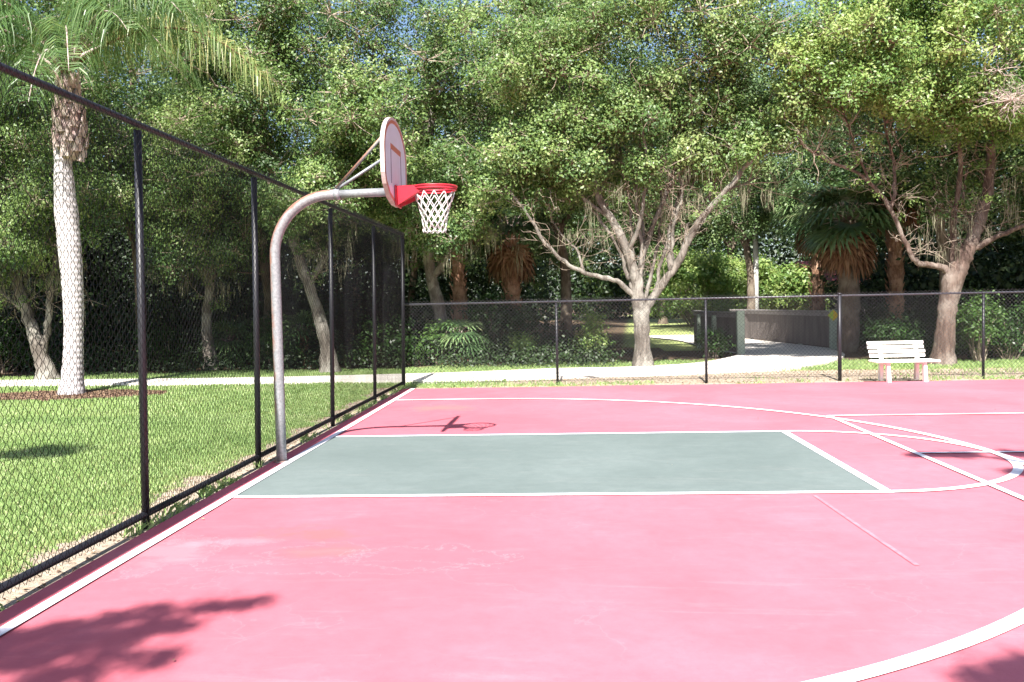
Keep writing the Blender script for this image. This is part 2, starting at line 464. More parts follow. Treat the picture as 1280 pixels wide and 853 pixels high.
def gheight(X, Y):
    h = (vnoise(X, Y, 9, 3, .5)-.5)*.05 - .045
    h = h + np.clip((Y-14)*.02, 0, .25)
    # drop well under the court, stay under the path
    inc = (X > COURT[0]-.1) & (X < COURT[1]+.1) & (Y > COURT[2]-.1) & (Y < COURT[3]+.1)
    h = np.where(inc, -.05, h)
    onp = (Y > path_lo(X)-.3) & (Y < path_hi(X)+.3) & (X < 9)
    onp = onp | ((X > 6.5) & (X < 12.6) & (Y > 12) & (Y < 34))
    h = np.where(onp, np.minimum(h, -.03), h)
    return h

xs = np.unique(np.concatenate([np.array([-400,-250,-150,-90,-60,-45,-35,-28,-24,-21]), np.arange(-19, 18, .14), np.array([19,21,24,28,35,45,60,90,150,250,400])]))
ys = np.unique(np.concatenate([np.array([-400,-250,-150,-90,-60,-40,-30,-24,-20,-17,-14,-11,-9]), np.arange(-8, 21, .14), np.array([22,23,24,26,28,30,33,36,40,46,55,70,100,160,260,400])]))
GX, GY = np.meshgrid(xs, ys, indexing='xy')
GZ = gheight(GX, GY)
nx, ny = len(xs), len(ys)
V = np.stack([GX, GY, GZ], -1).reshape(-1, 3)
idx = np.arange(nx*ny).reshape(ny, nx)
Q = np.stack([idx[:-1, :-1], idx[:-1, 1:], idx[1:, 1:], idx[1:, :-1]], -1).reshape(-1, 4)
me = bpy.data.meshes.new('ground')
me.vertices.add(len(V)); me.vertices.foreach_set('co', V.astype(np.float32).ravel())
me.loops.add(Q.size); me.loops.foreach_set('vertex_index', Q.astype(np.int32).ravel())
me.polygons.add(len(Q)); me.polygons.foreach_set('loop_start', np.arange(0, Q.size, 4, dtype=np.int32)); me.polygons.foreach_set('loop_total', np.full(len(Q), 4, dtype=np.int32))
sa, li, mu, dr = masks(GX, GY)
for nm, arr in (('sand', sa), ('litter', li), ('mulch', mu), ('dry', dr)):
    a = me.attributes.new(nm, 'FLOAT', 'POINT'); a.data.foreach_set('value', arr.astype(np.float32).ravel())
me.update(calc_edges=True); me.polygons.foreach_set('use_smooth', [True]*len(Q))
m, nt, out = new_mat('ground_soil_and_turf'); b = NB(nt); co = b.coord()
gcol = b.ramp(b.noise(3.5, 6, .7, co), [(.3, (.2,.25,.085)), (.7, (.30,.34,.13))])
gcol = b.mix(b.ramp(b.noise(25, 5, .7, co), [(.5, (0,0,0)), (.7, (.6,.6,.6))]), gcol, (.3,.27,.16))
at = {k: b.n('ShaderNodeAttribute', attribute_name=k).outputs['Fac'] for k in ('sand', 'litter', 'mulch', 'dry')}
brk = b.noise(7, 6, .75, co)
def fuzzy(f_, k=.5):
    s_ = b.math('ADD', f_, b.math('MULTIPLY', b.math('SUBTRACT', brk, .5), k))
    return b.ramp(s_, [(.35, (0,0,0)), (.6, (1,1,1))])
dcol = b.ramp(b.noise(14, 5, .7, co), [(.3, (.3,.25,.15)), (.7, (.42,.36,.22))])
c = b.mix(fuzzy(at['dry'], 1.2), gcol, dcol)
scol = b.ramp(b.noise(18, 6, .75, co), [(.25, (.17,.12,.085)), (.5, (.38,.31,.24)), (.75, (.56,.49,.4))])
c = b.mix(fuzzy(at['sand'], 1.1), c, scol)
lcol = b.ramp(b.noise(9, 6, .75, co), [(.25, (.045,.032,.02)), (.6, (.12,.085,.055)), (.8, (.22,.16,.1))])
c = b.mix(fuzzy(at['litter'], 1.0), c, lcol)
mcol = b.ramp(b.noise(20, 6, .8, co), [(.25, (.06,.035,.035)), (.6, (.17,.10,.095)), (.8, (.3,.2,.18))])
c = b.mix(fuzzy(at['mulch'], .5), c, mcol)
b.prin(out, c, .95, 0, b.bump(b.noise(16, 6, .8, co), .8, .04), .15)
me.materials.append(m)
ground = link(bpy.data.objects.new('ground', me)); tag(ground, kind='structure')

# ------------------------------------------------------------------ court
x0, x1, y0, y1 = COURT
mb = MB()
N = 60
edge = []
for i in range(N+1):
    x = x0+(x1-x0)*i/N; edge.append((x, y1+.05*math.sin(x*1.7)*.4+random.uniform(-.015, .015)))
poly = [(x0, y0), (x1, y0)] + edge[::-1]
mb.prism(poly, 'z', -.12, 0)
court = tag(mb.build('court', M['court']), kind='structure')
L = 5.973; Wk = 1.83; lw = .09
mb = MB(); mb.add([(0.03,-Wk,.004),(L,-Wk,.004),(L,Wk,.004),(0.03,Wk,.004)], [(0,1,2,3)])
mb.build('painted_key', M['key'], court)
def line_obj(name, pts, width, z=.008, mat='line'):
    P = np.array(pts, float); T = np.zeros_like(P); T[1:-1] = P[2:]-P[:-2]; T[0] = P[1]-P[0]; T[-1] = P[-1]-P[-2]
    T = unit(T); Nn = np.stack([-T[:, 1], T[:, 0]], 1)
    a = P+Nn*width/2; c_ = P-Nn*width/2; n = len(P)
    mb = MB(); mb.add([(*p, z) for p in a]+[(*p, z) for p in c_], [(i, n+i, n+i+1, i+1) for i in range(n-1)])
    return mb.build(name, M[mat], court)
line_obj('base_line', [(0, -16.5), (0, 8.35)], .085, .012)
line_obj('key_side_line', [(.05, -Wk), (L+.04, -Wk)], lw, .008)
line_obj('key_side_line', [(.05, Wk), (L+.04, Wk)], lw, .008)
line_obj('free_throw_line', [(L, -Wk+.045), (L, Wk-.045)], lw, .0085)
line_obj('free_throw_arc', [(L+Wk*math.sin(a), -Wk*math.cos(a)) for a in np.linspace(.02, PI-.02, 60)], lw, .0095)
R3 = 6.31; bx_ = 1.5; by_ = -.11
a0 = math.asin((.05-bx_)/R3) if False else -math.acos(min(1, (0))) 
pts = [(.05, by_-R3), (bx_, by_-R3)] + [(bx_+R3*math.sin(a), by_-R3*math.cos(a)) for a in np.linspace(.03, PI-.03, 120)] + [(bx_, by_+R3), (.05, by_+R3)]
line_obj('three_point_line', pts, lw+.01, .0105)
line_obj('cross_court_line', [(6.98, -5.8), (6.98, 3.28)], .07, .0115)
line_obj('side_court_line', [(6.96, 3.26), (15.5, 3.26)], .07, .0125)
line_obj('centre_court_line', [(7.02, .1), (11.5, .1)], .07, .0125)
line_obj('side_court_line', [(6.96, -5.85), (15.5, -5.85)], .07, .0125)
line_obj('faded_line', [(5.30, -1.95), (5.33, -2.9), (5.37, -4.0)], .035, .0045, 'faint')

# ------------------------------------------------------------------ path and bridge deck
mb = MB()
lo = [(p[0], p[1]) for p in PATH]; hi = [(p[0], p[2]) for p in PATH]
def smooth(pts, k=6):
    P = np.array(pts, float); out_ = []
    for i in range(len(P)-1):
        p0 = P[max(i-1, 0)]; p1 = P[i]; p2 = P[i+1]; p3 = P[min(i+2, len(P)-1)]
        for t in np.linspace(0, 1, k, endpoint=False):
            out_.append(.5*((2*p1)+(-p0+p2)*t+(2*p0-5*p1+4*p2-p3)*t*t+(-p0+3*p1-3*p2+p3)*t**3))
    out_.append(P[-1]); return [tuple(p) for p in out_]
LO = smooth(lo+PATH_OUT, 6)
HI = smooth(hi, 8)
HI = [tuple(p) for p in np.array([[np.interp(t, np.linspace(0, 1, len(HI)), [h[k] for h in HI]) for k in (0, 1)] for t in np.linspace(0, 1, len(LO))])]
n = len(LO)
vs = [(x, y, .02) for x, y in LO]+[(x, y, .02) for x, y in HI]+[(x, y, -.1) for x, y in LO]+[(x, y, -.1) for x, y in HI]
fs = []
for i in range(n-1):
    fs += [(i, i+1, n+i+1, n+i), (2*n+i, 2*n+i+1, i+1, i), (n+i, n+i+1, 3*n+i+1, 3*n+i)]
fs += [(n-1, 3*n-1, 4*n-1, 2*n-1)]
mb.add(vs, fs)
path = tag(mb.build('path', M['concrete']), kind='structure')

BR = [(12.14, 20.1), (11.75, 23.0), (11.05, 28.0), (9.8, 32.5), (8.0, 36.0)]   # right wall of the bridge
BL = [(8.66, 18.0), (8.25, 19.7), (8.12, 22.0), (8.15, 24.0), (8.0, 28.0), (6.6, 33.5)]
deck = MB()
A = smooth(BR, 5); Bq = smooth(BL, 5)
Bq = [tuple(np.array([np.interp(t, np.linspace(0, 1, len(Bq)), [h[k] for h in Bq]) for k in (0, 1)])) for t in np.linspace(0, 1, len(A))]
n = len(A)
deck.add([(x, y, .016) for x, y in A]+[(x, y, .016) for x, y in Bq]+[(x, y, -.1) for x, y in A]+[(x, y, -.1) for x, y in Bq],
         [(n+i, i, i+1, n+i+1) for i in range(n-1)]+[(2*n+i, 2*n+i+1, i+1, i) for i in range(n-1)]+[(n, 3*n, 2*n, 0)])
tag(deck.build('bridge_deck', M['concrete']), kind='structure')

def fence_wall(name, pts, h, label, postevery, green_first, cat='wall', outs=1):
    root = empty(name, (*pts[0], 0), 0, label, cat)
    off = np.array([pts[0][0], pts[0][1], 0])
    P = [np.array([p[0], p[1]])-off[:2] for p in pts]
    bd = MB(); cap = MB()
    for i in range(len(P)-1):
        d = P[i+1]-P[i]; Ld = np.linalg.norm(d); t = d/Ld; a = math.atan2(t[1], t[0]); nb = max(1, int(Ld/.16))
        for k in range(nb):
            c_ = P[i]+t*(k+.5)*Ld/nb
            bd.box((c_[0], c_[1], (h-.02)/2+.02+random.uniform(-.008, .008)), (Ld/nb*.93, .035, h-.08), a)
        c_ = (P[i]+P[i+1])/2
        cap.box((c_[0], c_[1], h), (Ld+.1, .2, .05), a)
        nrm = np.array([-t[1], t[0]])*.035
        for sgn in (-1, 1):
            q_ = c_+nrm*sgn
            cap.box((q_[0], q_[1], h-.1), (Ld, .035, .12), a)
    bd.build('board_panel', M['wood_grey'], root); cap.build('cap_rail', M['wood_cap'], root)
    for i in range(len(P)):
        if i == 0:
            pm = MB(); pm.box((P[0][0], P[0][1]-.08, (h+.1)/2-.05), (.24, .2, h+.12), 0, None, .02); pm.build('post', M['post_green'], root)
        elif i < 3:
            d = P[i]-P[i-1]; t = d/np.linalg.norm(d); nrm = np.array([-t[1], t[0]])*outs*.1
            pm = MB(); pm.box((P[i][0]+nrm[0], P[i][1]+nrm[1], (h-.1)/2-.05), (.13, .13, h), math.atan2(t[1], t[0]), None, .01); pm.build('post', M['post_green'], root)
    return root
fence_wall('bridge_wall', BL[:4], 1.3, 'left grey board wall of the bridge seen from outside, with pale green posts', 2, True, outs=1)
rw = fence_wall('bridge_wall', BR[:3]+[(10.62, 29.4)], 1.24, 'right grey board wall of the bridge with wide cap, curving away behind the path', 2, True, outs=-1)
# yellow and green diamond marker on the right end post
sg = empty('marker_sign', (12.08, 19.85, 1.12), 0, 'small yellow and green diamond marker on the right bridge post', 'sign')
mb = MB(); mb.prism([(0,-.19),(.19,0),(0,.19),(-.19,0)], 'y', -.012, 0)
mb.build('sign_plate', m_simple('sign_yellow', (.85,.6,.04), (.8,.5,.03), 10, .45), sg)
mb = MB(); mb.prism([(0,-.18),(0,.18),(-.18,0)], 'y', -.016, -.013)
mb.build('sign_face', m_simple('sign_green', (.5,.7,.08), (.45,.62,.06), 10, .45), sg)

# ------------------------------------------------------------------ chain link fences
def chain(name, L_, H_, mat, parent, a=.04, wr=.0022, z0=.04, bulge=.0, posts=None, seed=1, step=None):
    """vertical zig-zag strands, hooked into each other; local x along the fence"""
    r_ = np.random.default_rng(seed)
    n = int(L_/a); m_ = int(H_/a)
    k = np.arange(m_+1)
    i = np.arange(n)
    zz = z0 + k*a
    # vertex positions of strand centre lines
    X = i[:, None]*a + np.where((k[None, :]+i[:, None]) % 2 == 0, 0., a) 
    Z = np.broadcast_to(zz[None, :], X.shape).copy()
    Yo = np.where((k[None, :]+i[:, None]) % 2 == 0, -.004, .004)
    if bulge:
        ph = X/3.05*PI
        Yo = Yo + bulge*np.sin(ph)**2*np.sin(Z/H_*PI)*(.6+.8*vnoise(X*.6, Z*.6, seed, 2)) + bulge*.5*(vnoise(X*1.3, Z*1.1, seed+5, 3)-.5)
        X = X + .012*(vnoise(X*1.1, Z*1.3, seed+9, 3)-.5)
    C = np.stack([X, Yo, Z], -1)                      # n, m+1, 3
    # square section
    ofs = np.array([[wr,0,0],[0,wr,0],[-wr,0,0],[0,-wr,0]])*1.25
    VV = C[:, :, None, :]+ofs[None, None]              # n,m+1,4,3
    nv = VV.reshape(-1, 3)
    base = (np.arange(n)[:, None]*(m_+1)+np.arange(m_)[None])*4
    qs = []
    for s_ in range(4):
        s2 = (s_+1) % 4
        qs.append(np.stack([base+s_, base+s2, base+4+s2, base+4+s_], -1).reshape(-1, 4))
    Qd = np.concatenate(qs)
    me = bpy.data.meshes.new(name)
    me.vertices.add(len(nv)); me.vertices.foreach_set('co', nv.astype(np.float32).ravel())
    me.loops.add(Qd.size); me.loops.foreach_set('vertex_index', Qd.astype(np.int32).ravel())
    me.polygons.add(len(Qd)); me.polygons.foreach_set('loop_start', np.arange(0, Qd.size, 4, dtype=np.int32)); me.polygons.foreach_set('loop_total', np.full(len(Qd), 4, dtype=np.int32))
    me.materials.append(mat); me.update(calc_edges=True)
    return link(bpy.data.objects.new(name, me), parent)

def post(parent, p, top, rad, mat, capr=True, nx=0.0):
    mb = MB()
    mb.tube([(p[0], p[1], -.1), (top[0], top[1], top[2])], rad, 14)
    if capr:
        mb.tube([(top[0], top[1], top[2]-.01), (top[0], top[1], top[2]+.015), (top[0], top[1], top[2]+.03)], [rad*1.12, rad*1.12, rad*.6], 14)
    return mb.build('post', mat, parent)

def ties(parent, pts, mat, r=.006):
    mb = MB()
    for (x, y, z, R_) in pts: mb.torus((x, y, z), R_, r, 14, 5)
    return mb.build('tension_bands', mat, parent)

# left fence : along the baseline, local x runs toward +Y
tf = empty('tall_chain_link_fence', (-.34, -11.9, 0), PI/2, 'tall black chain link fence beside the baseline, mesh higher than the hoop pole bend', 'fence')
ypos = [-11.9, -8.85, -5.79, -2.74, -.03, 3.23, 6.24, 9.19]
H1 = 3.26
lean = lambda z: .02-.06*z/3.26   # local y is -X world : leans away from the court
for y in ypos:
    lx = y+11.9
    post(tf, (lx, lean(0)), (lx, lean(H1), H1-.05), .032 if y < 9 else .038, M['black_vinyl'], y > 9)
mb = MB(); mb.tube([(0-.3, lean(H1), H1), (21.09, lean(H1), H1)], .027, 10); mb.build('top_rail', M['black_vinyl'], tf)
mb = MB(); mb.tube([(-.3, lean(0), .068), (21.09, lean(0), .068)], .029, 10); mb.build('bottom_rail', M['black_vinyl'], tf)
ch = chain('chain_link_mesh', 21.4, 3.3, M['wire'], tf, .04, .0020, .03, .035, seed=3)
ch.location = (-.3, -.025, 0); ch.rotation_euler = (math.radians(1.08), 0, 0)

ff = empty('low_chain_link_fence', (-.34, 9.13, 0), 0, 'low black chain link fence across the far end of the court behind the bench', 'fence')
H2 = 1.76
for x in (3.34, 6.51, 9.3, 12.25, 15.3, 18.35):
    gate = abs(x-9.3) < .1
    post(ff, (x, 0), (x, 0, H2+(.03 if gate else -.02)), .04 if gate else .028, M['black_vinyl'], True)
mb = MB(); mb.tube([(.05, 0, H2), (18.4, 0, H2)], .021, 10); mb.build('top_rail', m_simple('rail_vinyl', (.035,.035,.045), (.06,.06,.07), 20, .35), ff)
mb = MB(); mb.tube([(.05, .0, .06), (18.4, .0, .06)], .004, 6); mb.build('tension_wire', M['wire'], ff)
c2 = chain('chain_link_mesh', 18.3, 1.80, M['wire_far'], ff, .04, .0025, .03, .0, seed=5); c2.location = (.05, -.035, 0)

# ------------------------------------------------------------------ hoop
hp = empty('basketball_hoop', (-.1, 0, 0), 0, 'gooseneck basketball hoop with fan backboard, red rim and white net at the key', 'basketball hoop')
ox = .1
PZ = 3.0; Rb = .62
pts = [(0, 0, -.1), (0, 0, .6), (0, 0, 1.4), (0.0, 0, 2.0), (0, 0, PZ-Rb-.12)]
for a in np.linspace(0, PI/2, 14):
    pts.append((Rb*1.05*(1-math.cos(a)), 0, PZ-Rb-.05+(Rb+.05)*math.sin(a)))
pts += [(.74, 0, PZ+.005)]
mb = MB(); mb.tube(pts, .057, 20); mb.build('pole', M['galv'], hp)
mb = MB(); mb.tube([(.70, 0, PZ), (.76, 0, PZ+.003)], .064, 18); mb.tube([(.73, 0, PZ+.04), (.73, 0, PZ+.1)], .02, 8)
mb.build('collar', M['galv_clean'], hp)
mb = MB(); mb.tube([(0, 0, .001), (0, 0, .015)], .085, 18); mb.build('base_ring', M['galv'], hp)
mb = MB(); mb.tube([(.74, 0, PZ+.004), (1.36, 0, PZ+.012)], .047, 18); mb.build('arm', M['galv_clean'], hp)
bxp = 1.372     # local x of board back
for sgn, mt in ((-1, 'galv_rust'), (1, 'galv_clean')):
    mb = MB(); p0 = np.array([.73, sgn*.03, PZ+.07]); p1 = np.array([bxp-.02, sgn*.42, 3.56])
    mb.tube([p0, p1], .017, 10); mb.box(tuple(p1), (.02, .07, .07)); mb.build('strut', M[mt], hp)
# fan shaped backboard outline in (y,z)
def fan(k=0.0):
    o = []
    w2 = .655-k; zb = 2.862+k
    o += [(-.14, zb), (.14, zb), (.40-k*.4, 2.915+k*.9), (.585-k*.8, 3.03+k*.6), (w2, 3.14+k*.3)]
    zs = 3.40
    o += [(w2, zs)]
    for a in np.linspace(.12, PI-.12, 22):
        o.append((w2*math.cos(a), zs+(.40-k)*math.sin(a)))
    o += [(-w2, zs), (-w2, 3.14+k*.3), (-.585+k*.8, 3.03+k*.6), (-.40+k*.4, 2.915+k*.9)]
    return o
bb = MB(); bb.prism(fan(.004), 'x', bxp, bxp+.028)
board = bb.build('backboard', M['white_board'], hp)
mb = MB(); mb.band(fan(.010), fan(-.010), 'x', bxp-.012, bxp+.031); mb.build('rim_edge', M['board_edge'], board)
mb = MB(); mb.band(fan(.055), fan(.018), 'x', bxp+.028, bxp+.0312); mb.build('painted_border', M['orange_paint'], board)
mb = MB()
def rectring(y, z0_, z1_, t):
    return [(-y, z0_), (y, z0_), (y, z1_), (-y, z1_)], [(-y+t, z0_+t), (y-t, z0_+t), (y-t, z1_-t), (-y+t, z1_-t)]
mb.prism([(-.3, 3.44), (.3, 3.44), (.3, 3.50), (-.3, 3.50)], 'x', bxp+.027, bxp+.0305); mb.build('painted_target', M['orange_paint'], board)
tline = m_simple('target_line_grey', (.16,.15,.22), (.22,.2,.28), 12, .5)
for sy in (-.29, .29):
    mb = MB(); mb.prism([(sy-.017, 3.07), (sy+.017, 3.07), (sy+.017, 3.438), (sy-.017, 3.438)], 'x', bxp+.027, bxp+.0303); mb.build('target_side_line', tline, board)
# rim and bracket
rc = (1.82, 0, 3.045); RR = .232
rim = MB(); rim.torus(rc, RR, .011, 44, 8); rim.torus((rc[0], 0, rc[2]-.03), RR+.004, .009, 44, 8); rim.torus((rc[0], 0, rc[2]+.006), RR+.022, .009, 44, 6)
rim.tube([(rc[0], 0, rc[2]-.026), (rc[0], 0, rc[2]+.006)], RR+.020, 44, cap=False)
rimo = rim.build('rim', M['red_paint'], hp)
br = MB()
br.box((bxp+.042, 0, 2.955), (.02, .30, .23), 0, None, .004)
for sgn in (-1, 1):
    # tapering side plates from the board to the ring
    ya, yb = sgn*.115, sgn*.17
    P_ = [(bxp+.05, ya, 2.85), (bxp+.05, ya, 3.06), (rc[0]-.12, yb+sgn*.02, 3.06), (rc[0]-.12, yb+sgn*.02, 3.0), (bxp+.25, sgn*.14, 2.94)]
    vs = [(x, y-.004, z) for x, y, z in P_]+[(x, y+.004, z) for x, y, z in P_]
    br.add(vs, [(4,3,2,1,0), (5,6,7,8,9)]+[(i, (i+1)%5, 5+(i+1)%5, 5+i) for i in range(5)])
br.add([(bxp+.05, -.12, 3.062), (bxp+.05, .12, 3.062), (rc[0]-.10, .19, 3.062), (rc[0]-.2, .1, 3.062), (rc[0]-.235, 0, 3.062), (rc[0]-.2, -.1, 3.062), (rc[0]-.10, -.19, 3.062)], [(0,6,5,4,3,2,1)])
br.build('rim_bracket', M['red_paint'], rimo)
for k in range(12):
    pass
net = MB(); NK = 12; levels = [(0, .226), (.085, .198), (.16, .17), (.23, .15), (.29, .137), (.35, .13), (.41, .128)]
for s_ in (1, -1):
    for k in range(NK):
        P_ = []
        for li_, (dz, rr) in enumerate(levels):
            a = 2*PI*(k+s_*li_*.5)/NK+.13
            j = .006*math.sin(k*3.1+li_*1.7)
            P_.append((rc[0]+(rr+j)*math.cos(a)-.012*dz, (rr+j)*math.sin(a), rc[2]-.055-dz+.012*math.sin(k*2.3)*(dz > .3)))
        net.tube(P_, .0048, 6)
for li_, (dz, rr) in enumerate(levels[1:], 1):
    for k in range(NK):
        a = 2*PI*(k+li_*.5)/NK+.13
        net.box((rc[0]+rr*math.cos(a)-.012*dz, rr*math.sin(a), rc[2]-.055-dz), (.014, .014, .018), a)
for k in range(NK):
    a0_ = 2*PI*(k+levels.__len__()*.5-.5)/NK+.13
    P_ = [(rc[0]+.126*math.cos(a0_+t*2*PI/NK)-.006, .126*math.sin(a0_+t*2*PI/NK), rc[2]-.465-.03*math.sin(PI*t)) for t in (0, .33, .66, 1)]
    net.tube(P_, .0048, 5)
net.build('net', M['net'], rimo)

# ------------------------------------------------------------------ bench
bn = empty('park_bench', (10.02, 8.5, 0), math.radians(2), 'white slatted park bench at the far edge of the court', 'bench')
sl = MB()
for k in range(4): sl.box((0, -.26+k*.125, .43), (1.32, .105, .04), 0, None, .008)
sl.build('seat', M['bench'], bn)
bk = MB(); tl = math.radians(-14)
Rx = [[1,0,0],[0,math.cos(tl),-math.sin(tl)],[0,math.sin(tl),math.cos(tl)]]
for k in range(4):
    z = .525+k*.092
    bk.box((-.05 if k > 1 else -.03, .2+(z-.5)*.25, z), (1.2 if k else 1.18, .03, .066), 0, Rx, .006)
bk.build('backrest', M['bench'], bn)
for sx in (-.38, .38):
    lg = MB(); lg.prism([(-.27,.0),(-.17,.0),(-.12,.41),(-.22,.41)], 'x', sx-.034, sx+.034); lg.build('leg', M['bench'], bn)
    lg = MB(); lg.prism([(.16,.0),(.27,.0),(.22,.45),(.36,.83),(.30,.83),(.13,.41)], 'x', sx-.034, sx+.034); lg.build('leg', M['bench'], bn)
    lg = MB(); lg.box((sx, -.0, .38), (.07, .4, .05), 0, None, .005); lg.build('seat_bearer', M['bench'], bn)

bn.scale = (.96, .96, .96)
# ------------------------------------------------------------------ vegetation helpers
def jitter_path(p0, p1, n, amp, sag=0):
    P = np.linspace(p0, p1, n); L_ = np.linalg.norm(np.array(p1)-np.array(p0))
    for i in range(1, n-1):
        P[i] += rng.normal(size=3)*amp*L_
        P[i][2] += sag*L_*math.sin(PI*i/(n-1))
    return P

def flare(pts, rad):
    return pts, rad

class Tree:
    def __init__(s, name, loc, label, group=None, bark='bark_oak', leafmat='leaf_oak', twig='twig'):
        s.root = empty(name, loc, 0, label, 'tree', group)
        s.loc = np.array(loc, float); s.tr = MB(); s.tw = MB(); s.nodes = []; s.nr = []
        s.bark = bark; s.leafmat = leafmat; s.twig = twig; s.leaves = []; s.vars = []; s.ms = []
    def limb(s, pts, r0, r1, sides=10, flare_=0, world=True, wob=.03):
        P = np.array(pts, float)
        if world: P = P - s.loc
        Q_ = np.array(smooth3(P, 5))
        if isinstance(r0, float) and r0 < .2: r0, r1 = r0*.82, r1*.82
        if len(Q_) > 4:
            Q_[1:-1] += rng.normal(size=(len(Q_)-2, 3))*wob*.5
        t = np.linspace(0, 1, len(Q_)); R_ = (r0+(r1-r0)*t**.8) if r1 is not None else np.interp(t, np.linspace(0, 1, len(r0)), r0)
        if flare_:
            d = Q_[:, 2]; R_ = R_*(1+flare_*np.exp(-np.maximum(d, 0)/.22))
        R_ = R_*(1+.05*rng.normal(size=len(Q_)))
        s.tr.tube(Q_, R_, sides)
        for q_, rr in zip(Q_[2:], R_[2:]): s.nodes.append(q_); s.nr.append(rr)
    def crown(s, blobs, leaf=.075, per=900, spray=.16, spr_n=26, hue=(0, 1), branch=True, flat=.75, twigs=3, shell=.45, dens=1.25):
        """blobs: (cx,cy,cz, rx,ry,rz, nclumps, clump_radius) world coordinates"""
        centers = []
        for (cx, cy, cz, rx, ry, rz, nc, cr) in blobs:
            nc = int(nc*dens); d = unit(rng.normal(size=(nc, 3)))
            rad = rng.random(nc)**shell
            c = np.array([cx, cy, cz])-s.loc + d*np.array([rx, ry, rz])*rad[:, None]
            for k in range(nc): centers.append((c[k], cr*1.0*rng.uniform(.55, 1.4)))
        if branch and s.nodes:
            nd = np.array(s.nodes); order = sorted(range(len(centers)), key=lambda k: np.min(np.linalg.norm(nd-centers[k][0], axis=1)))
            nodes = list(s.nodes); nr = list(s.nr)
            for k in order:
                c = centers[k][0]; A_ = np.array(nodes); dd = np.linalg.norm(A_-c, axis=1) + np.maximum(0, A_[:, 2]-c[2])*.8
                j = int(np.argmin(dd)); L_ = np.linalg.norm(c-A_[j])
                r0 = min(nr[j]*.62, .012+.02*L_+.006); n_ = max(4, int(L_/.5)+3)
                P = jitter_path(A_[j], c, n_, .045, -.03)
                R_ = np.linspace(r0, .008, n_)
                s.tw.tube(P, R_, 5, cap=False)
                for q_, rr in zip(P[2:], R_[2:]): nodes.append(q_); nr.append(max(rr, .012))
        for (c, cr) in centers:
            ns = spr_n; v0 = rng.uniform(hue[0]-.12, hue[1]+.12)
            d = unit(rng.normal(size=(ns, 3)) + np.array([0, 0, .25])); rr = rng.random(ns)**.4
            sc_ = c + d*np.array([1, 1, flat])*cr*rr[:, None]
            for k in range(min(twigs*4, ns)):
                s.tw.tube([c+(sc_[k]-c)*.1, c+(sc_[k]-c)*.55+rng.normal(size=3)*.04, sc_[k]], [.013, .009, .004], 3, cap=False, smooth=False)
            nl = max(2, int(per/ns)); 
            off = rng.normal(size=(ns, nl, 3))*np.array([1, 1, .7])*spray
            pos = (sc_[:, None, :]+off).reshape(-1, 3)
            nrm = off.reshape(-1, 3)/spray*.6 + np.repeat(d, nl, 0)*.5 + np.array([0, -.5, .62]) + rng.normal(size=(ns*nl, 3))*.5
            size = leaf*rng.uniform(.6, 1.35, ns*nl)
            s.leaves.append(leaf_quads(pos, nrm, size, .55))
            s.vars.append(np.clip(v0+np.repeat(rng.normal(size=ns)*.10, nl)+rng.normal(size=ns*nl)*.13, 0, 1))
        s.centers = centers
    def sprigs(s, n, zr=(2.0, 7.0), length=(.5, 1.5), leafy=.5, leaf=.08, up=.5, rad=.010):
        """thin crooked shoots growing off the limbs, each with side twigs, some with a tuft of leaves"""
        ok = [k for k in range(len(s.nodes)) if zr[0] < s.nodes[k][2] < zr[1]]
        for _ in range(n):
            p0 = s.nodes[ok[rng.integers(len(ok))]]; L_ = rng.uniform(*length)
            d = unit(rng.normal(size=3)*np.array([1, .8, .6])+np.array([0, -.15, up])); m_ = 7; P = [p0]
            for i in range(m_): d = unit(d+rng.normal(size=3)*.28+np.array([0, 0, .05])); P.append(P[-1]+d*L_/m_)
            P = np.array(P); s.tw.tube(P, np.linspace(rad*rng.uniform(.6, 1.5), .003, m_+1), 4, cap=False)
            for q in range(rng.integers(3, 7)):
                a = P[rng.integers(2, m_+1)]; d2 = unit(d+rng.normal(size=3)*.9); l2 = L_*rng.uniform(.15, .45)
                b1 = a+d2*l2*.5+rng.normal(size=3)*.03; b2 = b1+unit(d2+rng.normal(size=3)*.5)*l2*.5
                s.tw.tube([a, b1, b2], [.005, .004, .002], 3, cap=False, smooth=False)
                if rng.random() < leafy:
                    nl = rng.integers(14, 46); off = rng.normal(size=(nl, 3))*np.array([.09, .09, .07])
                    s.leaves.append(leaf_quads(b2+off, off*6+np.array([0, -.5, .62])+rng.normal(size=(nl, 3))*.5, leaf*rng.uniform(.6, 1.3, nl), .55))
                    s.vars.append(np.clip(rng.uniform(.2, .8)+rng.normal(size=nl)*.12, 0, 1))
    def bare(s, c, r_, n, spread=(1, 1, 1), rad=.008):
        c = np.array(c)-s.loc
        for k in range(n):
            d = unit(rng.normal(size=3))*np.array(spread); L_ = r_*rng.uniform(.5, 1.1)
            P = jitter_path(c+d*L_*.1*rng.random(), c+d*L_, 6, .06)
            s.tw.tube(P, np.linspace(rad, .003, 6), 4, cap=False)
            for q in range(3):
                d2 = unit(d+rng.normal(size=3)*.7); p0 = P[rng.integers(2, 5)]
                s.tw.tube(jitter_path(p0, p0+d2*L_*.4, 4, .07), [rad*.6, rad*.5, .004, .003], 3, cap=False, smooth=False)
